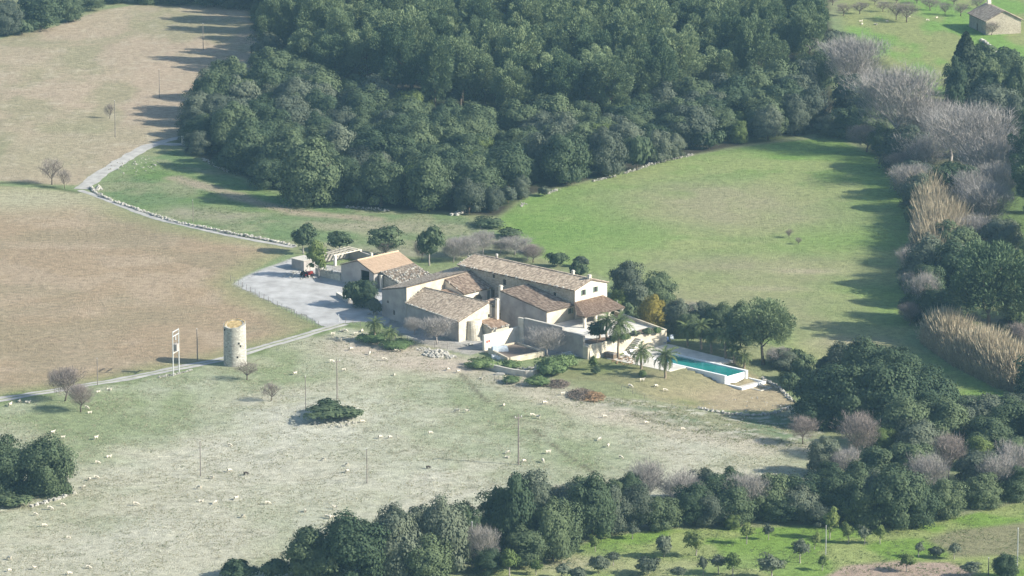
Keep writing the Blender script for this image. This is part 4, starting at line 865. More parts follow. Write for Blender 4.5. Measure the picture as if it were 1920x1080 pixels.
def bare_meshes(seed, H_, W_, r0, twigs, m, bark, up=.55):
    """Leafless tree: forking limbs in one mesh, a haze of fine twigs in the other."""
    rng = random.Random(seed); nr = np.random.RandomState(seed); mb = MB(); tips = []
    def grow(p, d, L, r, lv):
        q = p + d * L * .5 + Vector((rng.uniform(-.08, .08), rng.uniform(-.08, .08), 0)) * L; e = q + (d + Vector((rng.uniform(-.25, .25), rng.uniform(-.25, .25), .12))).normalized() * L * .5
        mb.tube([p, q, e], [r, r * .8, r * .6], 5 if lv < 2 else 3, cap=lv == 0)
        if lv >= 3: tips.append((e, (e - q).normalized(), L)); return
        if lv >= 1: tips.append((q, (e - q).normalized(), L))
        for k in range(4 if lv else 5):
            a = 6.283 * (k / (4 if lv else 5) + rng.random() * .2); sp = Vector((math.cos(a), math.sin(a), 0))
            nd = (d * .55 + sp * (.75 if lv else .7) * (W_ / H_ + .25) + Vector((0, 0, up))).normalized()
            grow(e if k % 2 else q.lerp(e, .6), nd, L * rng.uniform(.62, .8), r * .55, lv + 1)
    grow(Vector((0, 0, -.3)), Vector((rng.uniform(-.08, .08), rng.uniform(-.08, .08), 1)).normalized(), H_ * .21, r0 * .45, 0)
    T = np.array([t[0] for t in tips]); ext = np.percentile(np.abs(T[:, :2]), 97); top = np.percentile(T[:, 2], 98)
    sx, sz = W_ / 2 * .86 / ext, H_ * .86 / top; mb.v = [(p[0] * sx, p[1] * sx, p[2] * sz) for p in mb.v]; T = T * np.array([sx, sx, sz])
    # fine twigs: round every fork tip, and through the rounded volume of the crown
    R = np.array([W_ / 2, W_ / 2, H_ * .40]); c0 = np.array([0, 0, H_ * .58]); lob = c0 + ball(18, nr) * R * .62; n2 = int(twigs * .68)
    Pa = T[nr.randint(0, len(T), twigs - n2)] + nr.randn(twigs - n2, 3) * W_ * .05
    Pb = lob[nr.randint(0, 18, n2)] + ball(n2, nr) * R * .42 * nr.rand(n2, 1) ** .45; P = np.concatenate([Pa, Pb])
    o = unit(unit(P - np.array([0, 0, H_ * .12])) + .5 * nr.randn(twigs, 3) + np.array([0, 0, .25])); L = W_ * (.05 + .09 * nr.rand(twigs)); sd_ = unit(np.cross(o, nr.randn(twigs, 3))) * .022
    V = np.stack([P - sd_, P + sd_, P + o * L[:, None]], 1).reshape(-1, 3)
    return mb.mesh('trunk', M[bark], True), np_mesh('crown', V, np.arange(3 * twigs).reshape(-1, 3), M[m])
KIND = {}
def reg(key, W_, H_, lst): KIND[key] = (W_, H_, lst)
oakV = []
for i in range(6):
    w_ = 10 + (i % 3 - 1); z0 = (.2, .5, .1, .9, .3, .15)[i]
    oakV.append((w_, z0, limb_mesh(20 + i, 9.5, z0, 10, .32, 'bark'), crown_round(40 + i, 10, 9.5, z0, 46, 300, .31, .05, .5)))
def rm(key, m, sel=range(6)): reg(key, 10, 9.5, [(oakV[i][2], np_mesh('crown', *oakV[i][3], M[m])) for i in sel])
rm('oak', 'oak'); rm('olive', 'oakgrey'); rm('light', 'oaklight', (0, 2, 4)); rm('yellow', 'yellow', (1,))
reg('pine', 10.5, 16, [(limb_mesh(60 + i, 16, 5.5, 9, .30, 'bark', 9, .05), np_mesh('crown', *crown_pine(70 + i, 10.5, 16, 3.2, 46, 420), M['pine'])) for i in range(6)])
reg('stone_pine', 11, 11, [(limb_mesh(90, 11, 4, 11, .34, 'bark', 8, .12), np_mesh('crown', *crown_pine(91, 11, 11, 3.2, 80, 220), M['pine']))])
reg('round', 5, 6, [(limb_mesh(95 + i, 6, 2.2, 4, .16, 'palebark', 5), np_mesh('crown', *crown_round(97 + i, 5, 6, 1.9, 28, 90, .30, .05, .3), M['oak'])) for i in range(2)])
reg('young', 4, 6.5, [(limb_mesh(98, 6.5, 2.4, 3.5, .11, 'palebark', 5), np_mesh('crown', *crown_round(99, 4, 6.5, 1.6, 30, 60, .26, .05, .7), M['oaklight']))])
reg('orchard', 4, 4.2, [(limb_mesh(100 + i, 4.2, 1.3, 3.4, .14, 'palebark', 6), np_mesh('crown', *crown_round(103 + i, 4, 4.2, 1.2, 22, 55, .24, .1, .7), M['olive_s' if i % 2 else 'oak_s'] if False else M['oakgrey' if i % 2 else 'oaklight'])) for i in range(4)])
reg('bare', 9, 9, [bare_meshes(110 + i, 9, 9, .22, 7500, 'twig', 'palebark') for i in range(4)])
reg('barered', 8, 8, [bare_meshes(116 + i, 8, 8, .22, 7000, 'twigred', 'bark') for i in range(3)])
reg('poplar', 12, 14, [bare_meshes(120 + i, 14, 12, .30, 11000, 'twig', 'palebark', .8) for i in range(3)])
reg('almond', 5, 4.5, [bare_meshes(124 + i, 4.5, 5, .15, 1500, 'twigred', 'bark', .4) for i in range(3)])
reg('scrub', 5, 3.2, [bare_meshes(128 + i, 3.2, 5, .10, 3800, 'twigred', 'bark', .5) for i in range(2)])
def cyp(seed):
    rng = np.random.RandomState(seed); n = 4200; z = rng.rand(n) ** .85; r = (1.5 * np.sin(np.clip(z * 2.9 + .25, 0, math.pi)) ** .7) * (.75 + .3 * rng.rand(n)); a = rng.rand(n) * 6.283
    P = np.stack([r * np.cos(a), r * np.sin(a), .4 + z * 12.6], 1); N = unit(np.stack([np.cos(a), np.sin(a), .3 + 0 * a], 1) + .5 * rng.randn(n, 3)); al = unit(np.array([0, 0, 1.]) + .35 * rng.randn(n, 3))
    return cards(P, N, .7, .36, rng, along=al)
reg('cypress', 3.2, 13, [(limb_mesh(130 + i, 13, 1, 1, .2, 'bark', 2, .01), np_mesh('crown', *cyp(133 + i), M['cypress'])) for i in range(2)])
reg('bigbush', 10, 9, [(limb_mesh(150 + i, 9, .8, 8, .3, 'bark', 6), np_mesh('crown', *crown_round(152 + i, 10, 9, -.6, 60, 320, .28, 0, .35), M['oak'])) for i in range(2)])
reg('bush', 4, 2.2, [(limb_mesh(136 + i, 2.2, .4, 3, .09, 'bark', 4), np_mesh('crown', *crown_round(139 + i, 4, 2.2, .1, 22, 80, .26, .3, .6), M['grassbush'] if False else M['oak'])) for i in range(3)])
reg('weed', 4, 1.6, [(limb_mesh(142 + i, 1.6, .3, 3, .05, 'bark', 4), np_mesh('crown', *crown_round(145 + i, 4, 1.6, .05, 26, 150, .18, .35, .8), M['weed'])) for i in range(2)])
reg('greybush', 4, 3, [(limb_mesh(148, 3, .5, 3, .09, 'bark', 4), np_mesh('crown', *crown_round(149, 4, 3, .2, 24, 80, .25, .25, .6), M['oakgrey']))])
TR = random.Random(77); TREES = []
NAMES = {'oak': 'holm_oak', 'olive': 'wild_olive', 'light': 'light_green_tree', 'yellow': 'yellow_tree', 'pine': 'pine_tree', 'stone_pine': 'pine_tree', 'round': 'round_tree', 'young': 'young_tree', 'orchard': 'orchard_tree', 'bare': 'bare_tree', 'barered': 'bare_tree', 'poplar': 'bare_poplar', 'almond': 'almond_tree', 'scrub': 'bare_thicket', 'cypress': 'cypress_tree', 'bush': 'shrub', 'bigbush': 'large_bush', 'weed': 'green_shrub', 'greybush': 'grey_shrub'}
def plant(key, x, y, z, w, h, label, cat='tree', group=None, var=None, rz=None):
    W_, H_, lst = KIND[key]; tm, cm = lst[TR.randrange(len(lst)) if var is None else var % len(lst)]
    e = empty(NAMES[key], (x, y, z - .05), TR.random() * 6.283 if rz is None else rz, label, cat, group); e.scale = (w / W_, w / W_, h / H_)
    link('trunk', tm, e); link('crown', cm, e); return e
def tree(key, u, v, wp, hp, label, cat='tree', group=None, z=None, var=None):
    """A tree whose base shows at pixel (u, v), wp wide and hp tall in photo pixels."""
    x, y, zz = G(u, v); s = pxm(v)
    if z is not None: zz = z; x, y = map(float, plane_pt(u, v, z))
    return plant(key, x, y, zz, wp / s, hp / s / .96, label, cat, group, var)
ORD = 'first second third fourth fifth sixth seventh eighth ninth tenth eleventh twelfth thirteenth fourteenth fifteenth sixteenth seventeenth eighteenth nineteenth twentieth twenty-first twenty-second twenty-third twenty-fourth twenty-fifth twenty-sixth twenty-seventh twenty-eighth twenty-ninth thirtieth thirty-first thirty-second thirty-third thirty-fourth thirty-fifth thirty-sixth thirty-seventh thirty-eighth thirty-ninth fortieth forty-first forty-second forty-third forty-fourth forty-fifth'.split()
LOOK = {'oak': 'dark green oak', 'olive': 'grey-green wild olive', 'light': 'light green tree', 'pine': 'tall pine', 'bare': 'bare grey tree', 'barered': 'bare reddish tree', 'poplar': 'tall bare grey tree', 'greybush': 'grey-green bush', 'bush': 'dark green bush', 'orchard': 'small orchard tree', 'almond': 'small bare almond tree', 'scrub': 'bare brown thicket', 'weed': 'low bright green bush'}
PREF = poly([(455, 10), (490, 40), (505, 130), (640, 185), (740, 218), (860, 240), (960, 248), (1060, 248), (1180, 240), (1300, 216), (1400, 200), (1500, 180), (1545, 140), (1535, 60), (1545, -22), (250, -22), (255, 4)])
OREF = poly([(350, 252), (400, 300), (470, 336), (560, 366), (640, 380), (760, 386), (850, 392), (905, 388), (960, 366), (1040, 350), (1110, 335), (1190, 312), (1300, 282), (1400, 262), (1500, 246), (1525, 195), (1400, 206), (1300, 222), (1180, 246), (1060, 254), (960, 254), (860, 246), (740, 222), (640, 190), (520, 150), (420, 185), (370, 215)])
def rows(P, dy, dx, pick, size, where, group, seed):
    r = random.Random(seed); y = P[:, 1].min() + dy * .35; k = 0
    while y < P[:, 1].max():
        got = []; x = P[:, 0].min() + dx * r.random()
        while x < P[:, 0].max():
            xx, yy = x + r.uniform(-.32, .32) * dx, y + r.uniform(-.38, .38) * dy
            if sdist(np.array([xx]), np.array([yy]), P)[0] > .6: got.append((xx, yy))
            x += dx
        got.sort()
        for i, (xx, yy) in enumerate(got):
            key = pick(r, xx, yy); w_, h_ = size(key, r)
            plant(key, xx, yy, float(hz(xx, yy)), w_, h_, f'{LOOK[key]} in {where}, {ORD[k]} row back, {ORD[i]} from the left', 'tree', group)
        if got: k += 1
        y += dy
rows(PREF, 12.6, 9.6, lambda r, x, y: 'pine', lambda k, r: (r.uniform(8.5, 12.5), r.uniform(14.5, 22.5)), 'the dense pine wood', 'pines of the dense wood', 3)
def pick_oak(r, x, y):
    f = float(fbm(x, y, 18, 2, 11)); q = r.random()
    return 'light' if q < .09 else ('olive' if q < .12 + 1.0 * (f - .25) else 'oak')
rows(OREF, 8.2, 7.6, pick_oak, lambda k, r: (lambda w_: (w_, w_ * r.uniform(.74, 1.0)))(r.uniform(7.5, 12.5) * (.8 if k == 'light' else 1)), "the wood's oak fringe", 'oaks and wild olives fringing the wood', 9)
def belt(lst, where, group, cat='tree'):
    for i, (key, u, v, wp, hp) in enumerate(sorted(lst, key=lambda q: q[1])):
        tree(key, u, v, wp, hp, f'{LOOK[key]} {where}, {ORD[i]} from the left', cat, group)
# edge of the wood: low growth along the wall
belt([('olive', 372, 290, 50, 44), ('olive', 352, 268, 34, 30), ('bush', 420, 318, 50, 30), ('light', 470, 320, 44, 44), ('oak', 585, 383, 125, 118), ('oak', 505, 352, 70, 55), ('bush', 668, 388, 40, 36), ('oak', 715, 388, 90, 90), ('oak', 800, 392, 90, 100), ('olive', 880, 400, 60, 60), ('olive', 925, 395, 44, 44), ('greybush', 955, 380, 40, 30), ('greybush', 1021, 368, 26, 18), ('olive', 978, 372, 34, 40), ('oak', 1060, 344, 90, 90), ('olive', 1140, 330, 70, 80), ('bush', 1195, 320, 60, 62), ('olive', 1235, 305, 46, 60), ('olive', 1265, 298, 44, 44), ('bush', 1330, 280, 50, 34), ('light', 1385, 268, 36, 40), ('olive', 1250, 228, 80, 70), ('oak', 1300, 226, 90, 76), ('olive', 1352, 218, 80, 76), ('oak', 1405, 212, 90, 80), ('oak', 1455, 198, 90, 80), ('olive', 1500, 192, 80, 76), ('oak', 1530, 172, 80, 70), ('oak', 1200, 240, 80, 60), ('olive', 1440, 262, 60, 60), ('olive', 1490, 250, 60, 70)], 'at the field edge of the wood', 'trees along the foot of the wood')
belt([('olive', 10, 66, 70, 62), ('oak', 75, 55, 85, 75), ('oak', 128, 40, 60, 50), ('bush', 40, 64, 50, 26), ('oak', 170, 20, 50, 40), ('oak', -25, 60, 70, 70), ('oak', 215, 5, 60, 30), ('oak', 280, 6, 60, 34), ('oak', 340, 8, 60, 36), ('oak', 400, 12, 60, 44), ('olive', 447, 16, 60, 50), ('light', 430, 8, 40, 50)], 'along the far top edge of the stubble field', 'trees above the stubble field')
# ragged left flank of the wood
belt([('olive', 500, 130, 70, 66), ('light', 503, 150, 40, 44), ('oak', 540, 168, 80, 60), ('olive', 590, 190, 80, 60), ('olive', 540, 95, 70, 70), ('oak', 500, 60, 60, 60)], "on the wood's left flank beside the stubble field", "trees on the wood's left flank")
# stream-side trees on the right
belt([('olive', 1520, 240, 70, 74), ('poplar', 1608, 190, 150, 125), ('olive', 1560, 120, 90, 60), ('olive', 1575, 110, 60, 50), ('poplar', 1690, 285, 190, 165), ('oak', 1655, 290, 60, 50), ('oak', 1635, 262, 80, 60), ('poplar', 1780, 310, 130, 110), ('poplar', 1830, 345, 190, 150), ('bare', 1735, 330, 100, 80), ('olive', 1560, 255, 60, 40), ('oak', 1605, 258, 90, 56), ('bare', 1880, 390, 110, 90), ('olive', 1600, 225, 100, 80), ('olive', 1665, 250, 110, 100), ('barered', 1625, 285, 80, 50), ('olive', 1700, 320, 100, 80), ('bare', 1750, 290, 120, 110), ('oak', 1790, 372, 100, 64), ('olive', 1715, 365, 90, 60), ('barered', 1690, 330, 70, 44), ('bare', 1860, 360, 130, 110), ('olive', 1625, 240, 70, 60), ('olive', 1850, 390, 46, 50), ('oak', 1700, 345, 60, 40)], 'of the stream-side row above the reeds', 'trees along the stream')
belt([('oak', 1790, 500, 100, 80), ('bare', 1740, 470, 70, 60), ('bare', 1850, 430, 110, 90), ('olive', 1750, 540, 110, 90), ('bare', 1730, 600, 70, 90), ('oak', 1800, 560, 120, 100), ('bare', 1795, 470, 80, 60), ('olive', 1880, 480, 80, 70), ('oak', 1770, 610, 90, 70), ('olive', 1718, 545, 70, 70), ('oak', 1722, 600, 70, 70), ('oak', 1735, 575, 70, 80), ('olive', 1730, 500, 60, 60), ('bare', 1710, 520, 60, 60), ('olive', 1722, 395, 70, 66), ('bare', 1705, 375, 80, 70), ('bush', 1712, 425, 40, 36), ('bare', 1715, 570, 60, 60), ('bare', 1725, 500, 60, 50), ('barered', 1705, 610, 50, 44), ('bare', 1830, 470, 90, 70), ('bare', 1820, 400, 90, 80), ('stone_pine_', 0, 0, 0, 0)][:-1], 'of the stream-side clump between the two reed beds', 'trees between the reed beds')
tree('stone_pine', 1850, 640, 170, 170, 'big broad bright green pine above the lower reed bed at right'); tree('pine', 1905, 640, 100, 140, 'green pine half behind the big broad pine by the right edge')
belt([('olive', 1890, 640, 60, 40), ('barered', 1912, 665, 50, 60), ('oak', 1915, 640, 60, 60)], 'behind the lower reed bed', 'trees behind the lower reed bed')
tree('cypress', 1808, 205, 52, 140, 'tall dark cypress standing above the bare stream-side trees')
belt([('oak', 1790, 225, 50, 110), ('cypress_', 0, 0, 0, 0)][:1] + [('oak', 1845, 195, 70, 90), ('oak', 1885, 180, 70, 84), ('oak', 1855, 220, 90, 80), ('oak', 1905, 225, 60, 110), ('bush', 1850, 112, 50, 26), ('bush', 1880, 125, 60, 30), ('olive', 1860, 240, 100, 80), ('olive', 1905, 260, 70, 80), ('oak', 1918, 150, 50, 40)], 'in the dark clump by the cypress', 'dark trees by the cypress')
# shade-giving trees beyond the right edge of the picture
belt([('pine', 1965, 400, 110, 130), ('pine', 1990, 470, 110, 130), ('pine', 1970, 540, 110, 120), ('pine', 2010, 600, 110, 130), ('oak', 1950, 340, 100, 90), ('oak', 1960, 760, 110, 100), ('oak', 1975, 850, 110, 100), ('pine', 1955, 300, 90, 110), ('pine', 1955, 430, 120, 150), ('pine', 1945, 370, 110, 130), ('pine', 1975, 500, 120, 150)], 'just beyond the right border', 'trees beyond the right border')
# big oak wood at lower right
belt([('olive', 1580, 705, 70, 60), ('olive', 1545, 700, 34, 30), ('bush', 1505, 715, 44, 40), ('oak', 1625, 730, 110, 90), ('oak', 1680, 738, 110, 84), ('oak', 1555, 790, 130, 100), ('oak', 1600, 800, 110, 110), ('oak', 1660, 800, 130, 120), ('oak', 1735, 795, 120, 100), ('oak', 1785, 782, 80, 52), ('oak', 1700, 840, 120, 90), ('light', 1650, 850, 60, 50), ('oak', 1770, 840, 110, 90), ('olive', 1850, 795, 100, 52), ('olive', 1905, 795, 80, 56), ('oak', 1900, 830, 110, 80), ('oak', 1530, 800, 90, 60), ('olive', 1720, 860, 90, 70), ('oak', 1905, 880, 90, 60), ('oak', 1850, 850, 90, 70), ('light', 1830, 880, 80, 60), ('oak', 1640, 770, 90, 90)], 'in the oak wood right of the pool', 'oaks right of the pool')
belt([('barered', 1505, 833, 60, 52), ('barered', 1608, 860, 84, 84), ('bare', 1590, 900, 70, 60), ('olive', 1545, 890, 70, 70), ('barered', 1780, 900, 70, 90), ('olive', 1800, 830, 80, 70), ('olive', 1840, 915, 90, 70), ('bare', 1900, 910, 90, 80), ('bare', 1740, 940, 80, 90), ('oak', 1610, 950, 80, 80), ('bare', 1870, 930, 90, 80)], 'among the oaks right of the pool', 'bare trees among the lower right oaks')
# lower belt along the stream
belt([('bush', 445, 1085, 70, 30), ('bush', 512, 1085, 60, 34), ('oak', 590, 1090, 110, 100), ('oak', 660, 1095, 130, 125), ('oak', 690, 1070, 80, 90), ('olive', 745, 1090, 100, 130), ('olive', 735, 1040, 70, 90), ('oak', 800, 1095, 100, 90), ('olive', 830, 1080, 100, 140), ('olive', 795, 1050, 80, 100), ('bare', 905, 1072, 70, 90), ('oak', 915, 1075, 60, 50), ('oak', 870, 1050, 70, 110), ('oak', 932, 1045, 76, 128), ('oak', 968, 1050, 80, 158), ('olive', 1003, 1042, 74, 146), ('oak', 1035, 1052, 80, 110), ('oak', 1050, 1040, 90, 100), ('oak', 985, 1058, 90, 70), ('olive', 1000, 990, 90, 100), ('oak', 1110, 1008, 90, 110), ('oak', 1085, 985, 70, 90), ('olive', 1145, 1000, 70, 90), ('oak', 1150, 960, 70, 60), ('barered', 1045, 955, 50, 44), ('olive', 1060, 1000, 80, 90), ('oak', 940, 1000, 90, 80), ('olive', 1195, 992, 70, 80), ('oak', 1240, 992, 70, 60), ('bare', 1215, 950, 80, 90), ('bare', 1275, 960, 80, 80), ('oak', 1180, 960, 60, 70), ('oak', 1300, 980, 80, 70), ('olive', 1330, 985, 70, 60), ('oak', 1345, 950, 80, 60), ('oak', 1370, 980, 90, 76), ('oak', 1375, 940, 66, 60), ('bare', 1400, 975, 90, 90), ('olive', 1320, 940, 60, 60)], 'of the lower tree belt', 'trees of the lower belt')
belt([('oak', 1440, 970, 90, 80), ('oak', 1470, 975, 80, 50), ('oak', 1520, 965, 90, 70), ('olive', 1500, 975, 80, 60), ('oak', 1570, 970, 90, 80), ('oak', 1620, 985, 90, 80), ('oak', 1680, 985, 110, 110), ('olive', 1645, 980, 70, 90), ('oak', 1720, 985, 80, 80), ('oak', 1480, 945, 80, 50), ('oak', 1770, 970, 80, 70), ('oak', 1560, 930, 80, 60), ('oak', 1640, 920, 100, 80), ('oak', 1700, 920, 100, 90), ('olive', 1535, 985, 60, 40), ('oak', 1840, 950, 80, 60), ('oak', 1905, 935, 80, 60)], "of the lower belt's right-hand stretch", 'trees of the lower belt right')
# orchard
orch = [('orchard', 955, 1080, 44, 50), ('orchard', 1115, 1035, 24, 30), ('orchard', 1148, 1060, 34, 26), ('greybush', 1122, 1075, 36, 34), ('greybush', 1247, 1045, 36, 42), ('orchard', 1304, 1042, 46, 46), ('orchard', 1345, 1075, 36, 36), ('greybush', 1217, 1078, 48, 34), ('orchard', 1318, 1078, 24, 36), ('orchard', 1374, 1080, 34, 44), ('orchard', 1445, 1085, 58, 44), ('orchard', 1400, 1020, 30, 40), ('light', 1372, 992, 30, 28), ('orchard', 1500, 1055, 40, 46), ('orchard', 1528, 1030, 24, 30), ('orchard', 1542, 1070, 22, 30), ('orchard', 1557, 1010, 34, 56), ('orchard', 1590, 1018, 28, 36), ('orchard', 1620, 1020, 30, 34), ('orchard', 1650, 1020, 26, 36), ('orchard', 1723, 1045, 22, 30), ('orchard', 1700, 1072, 40, 34), ('orchard', 1790, 1048, 28, 32), ('greybush', 1755, 1046, 30, 20), ('orchard', 1820, 1082, 44, 30), ('oak', 1885, 1085, 52, 46), ('orchard', 1005, 1078, 30, 28), ('orchard', 1055, 1086, 40, 30), ('greybush', 1085, 1088, 40, 24), ('orchard', 1440, 1012, 24, 30), ('orchard', 1270, 1086, 36, 24), ('orchard', 1185, 1010, 26, 26), ('weed', 1130, 1010, 26, 16)]
belt(orch, 'in the green orchard at the bottom', 'small trees in the orchard')
belt([('almond', 1612, 26, 36, 24), ('almond', 1655, 22, 30, 20), ('almond', 1680, 38, 40, 34), ('almond', 1700, 42, 44, 40), ('almond', 1745, 20, 40, 26), ('almond', 1772, 28, 30, 24), ('almond', 1800, 30, 36, 26), ('almond', 1640, 8, 30, 18), ('almond', 1720, 6, 36, 18), ('almond', 1790, 8, 36, 18), ('almond', 1858, 66, 34, 26), ('almond', 1580, 30, 36, 24), ('almond', 1560, 10, 34, 22), ('almond', 1680, 6, 30, 18), ('almond', 1830, 16, 30, 20)], 'in the far paddock by the cottage', 'almond trees in the far paddock')
# single trees round the farm
S1 = [('round', 570, 476, 48, 56, 'dark round-headed tree nearest the lane, behind the store'), ('young', 596, 522, 40, 72, 'slender light green tree on a pale trunk in the gravel yard'), ('round', 637, 474, 48, 40, 'dark dense round tree behind the open shelter'), ('round', 722, 480, 68, 56, 'broad round-headed tree with bare brush under it behind the orange roof'), ('round', 806, 498, 52, 74, 'tallest round tree on a clear pale trunk behind the ruined shed'),
 ('bush', 668, 574, 52, 44, 'dark leafy bush on the yard beside the low wall'), ('oak', 684, 576, 46, 52, 'dense green bushy tree by the front corner of the ruined shed'), ('greybush', 702, 590, 32, 30, 'pale flowering bush beneath the dark yard bush'),
 ('olive', 1176, 556, 62, 64, 'grey-green rounded tree just right of the white gable'), ('oak', 1232, 585, 72, 72, 'dark green domed oak right of the porch'), ('olive', 1195, 590, 60, 60, 'grey olive between the porch and the yellow tree'), ('yellow', 1222, 622, 56, 66, 'yellow-leaved tree behind the far terrace wall'), ('light', 1160, 590, 40, 48, 'light green leafy tree close behind the porch corner'), ('bush', 1180, 610, 50, 36, 'dark bush under the olive behind the terrace wall'), ('olive', 1268, 622, 60, 58, 'grey-green olive right of the yellow tree'), ('oak', 1290, 632, 50, 44, 'dark oak behind the palm row, at its left end'), ('olive', 1318, 622, 60, 54, 'soft grey-green olive behind the palm row'), ('oak', 1350, 630, 62, 58, 'dark oak behind the middle palms'), ('oak', 1388, 652, 60, 84, 'tall dark oak left of the leaning pine'), ('bare', 1300, 612, 50, 44, 'bare grey tree behind the palm row'), ('stone_pine', 1430, 682, 112, 112, 'broad pine with open crown standing beyond the end palm'), ('olive', 1470, 690, 60, 36, 'grey scrubby olive to the right of the broad pine'), ('bush', 1500, 690, 50, 30, 'low green bush beside the stones right of the pool lawn'), ('bare', 1460, 690, 56, 40, 'bare bush right of the broad pine'), ('bush', 1480, 730, 40, 30, 'dark bush at the tip of the pool lawn'),
 ('bare', 820, 646, 72, 52, 'bare spreading tree in front of the shaded barn front'), ('bare', 775, 628, 40, 34, 'small bare tree by the left part of the barn front'), ('bare', 1028, 668, 74, 54, 'bare shrubby tree against the shaded terrace wall'), ('bare', 880, 488, 60, 46, 'bare grey tree left of the long roof'), ('bare', 850, 492, 50, 46, 'thin bare tree behind the tall outbuilding'), ('bare', 965, 478, 70, 34, 'low bare grey thicket behind the long ridge'), ('barered', 1000, 492, 50, 34, 'mauve bare bush behind the middle of the long ridge'), ('bare', 906, 478, 52, 46, 'bare grey thicket just left of the long ridge'), ('bare', 938, 474, 44, 24, 'bare grey thicket above the left end of the long ridge'), ('bare', 988, 488, 46, 22, 'grey bare thicket behind the long ridge, left part'), ('bare', 860, 480, 50, 36, 'bare brush beyond the tall outbuilding roof'), ('bush', 1045, 500, 40, 26, 'green bush behind the long ridge'), ('bush', 1085, 520, 36, 26, 'dark bush behind the ridge chimneys'), ('barered', 722, 482, 36, 34, 'low bare brush under the broad round-headed tree'), ('barered', 790, 488, 34, 40, 'bare brush left of the tall pale-trunked tree'),
 ('round', 1120, 640, 34, 36, 'small dark umbrella-shaped tree on the terrace'), ('young', 1112, 694, 18, 28, 'tiny young tree standing alone on the lawn'), ('bush', 1117, 702, 18, 14, 'small leafy plant on the lawn between two palm shadows'),
 ('barered', 121, 752, 72, 64, 'bare purple tree left of the pair beside the lane'), ('barered', 152, 772, 58, 52, 'bare purple tree right of the pair beside the lane'), ('almond', 463, 712, 46, 36, 'small leaning bare tree in the grass right of the tower'), ('almond', 507, 752, 40, 36, 'thin leaning bare sapling below the tower'), ('almond', 97, 346, 46, 50, 'dead bare tree in the hedge line at left'), ('almond', 122, 353, 26, 36, 'smaller bare tree right of the dead one in the hedge'), ('almond', 205, 222, 22, 28, 'tiny dead tree alone in the stubble field'), ('almond', 1480, 446, 18, 18, 'tiny bare tree alone in the meadow'), ('almond', 1497, 458, 14, 14, 'smallest bare sapling in the meadow'),
 ('bigbush', 88, 926, 108, 104, 'large dark bush at the left edge, the right one of two'), ('bigbush', 14, 922, 104, 98, 'large dark bush cut by the left edge of the picture'), ('bush', 20, 950, 70, 20, 'low green growth below the two large bushes'),
 ('bush', 622, 784, 100, 20, 'broad low green mound of bushes round a pole in the pasture'), ('bush', 612, 768, 50, 16, 'dark bush on top of the green mound'), ('bush', 655, 782, 50, 13, 'right part of the low green mound'),
 ('weed', 1038, 703, 74, 24, 'big green bramble between the planter wall and the lawn'), ('weed', 1055, 688, 50, 18, 'green bramble by the foot of the terrace wall'), ('weed', 905, 688, 60, 13, 'low green growth left of the planter wall'), ('weed', 960, 690, 46, 11, 'green plants inside the planter bed'), ('weed', 1010, 722, 50, 14, 'low green weeds below the brush pile'), ('weed', 700, 640, 60, 12, 'low green growth by the short palms at the yard fence'), ('weed', 745, 652, 60, 12, 'low green growth under the second short palm'), ('weed', 960, 718, 40, 10, 'low weeds along the upper edge of the track'), ('bush', 1150, 642, 22, 12, 'dark shrub on the terrace bed left of the tallest palm crown'), ('weed', 1172, 638, 22, 10, 'green shrub on the terrace bed right of the tallest palm'), ('greybush', 1192, 632, 20, 12, 'grey shrub on the terrace bed above the steps'), ('bush', 1215, 628, 22, 12, 'dark shrub on the terrace bed near the far corner'), ('weed', 1233, 626, 18, 10, 'last green shrub on the terrace bed at the far corner'), ('weed', 1128, 650, 18, 9, 'green shrub at the near end of the terrace bed'), ('weed', 1205, 708, 14, 12, 'small spiky plant on the lawn near the short palms'),
 ('greybush', 1090, 500, 30, 20, 'grey bush at the meadow edge behind the house'), ('bush', 920, 424, 60, 14, 'dark low growth on the stony bank below the wood'), ('bush', 955, 445, 50, 14, 'dark low bush on the bank at the meadow corner')]
for q in S1: tree(q[0], q[1], q[2], q[3], q[4], q[5], 'bush' if q[0] in ('bush', 'bigbush', 'weed', 'greybush', 'scrub') else 'tree', z=2.55 if 'on the terrace' in q[5] else None)

# ------------------------------------------------------------------ palms: trunk and single fronds
def frond_mesh(seed, L=2.9, droop=.9):
    rng = np.random.RandomState(seed); n = 15; V = []; F = []; pts = []
    for i in range(n + 1):
        t = i / n; pts.append(np.array([L * (t - .18 * t * t * droop), 0, L * (.42 * t - .62 * droop * t * t)]))
    for i in range(n):
        a, b = pts[i], pts[i + 1]; w_ = .03 * (1 - i / n) + .012; k = len(V); V += [a + (0, w_, 0), a - (0, w_, 0), b - (0, w_, 0), b + (0, w_, 0)]; F.append((k, k + 1, k + 2, k + 3))
        if i < 1: continue
        ll = .62 * math.sin(math.pi * min(.97, .16 + .84 * i / n)) ** .6; d = (b - a) / np.linalg.norm(b - a)
        for sg in (1, -1):
            tip = a + d * ll * .75 + np.array([0, sg * ll * .72, .10 * ll + .12 * ll * rng.randn()]); k = len(V)
            V += [a, a + d * .17, tip, tip - d * .02]; F.append((k, k + 1, k + 2, k + 3))
    return np_mesh('frond', np.array(V), F, M['palm'])
FR = [frond_mesh(i, 2.9, (.75, 1.0, 1.25)[i]) for i in range(3)]
PR = random.Random(21)
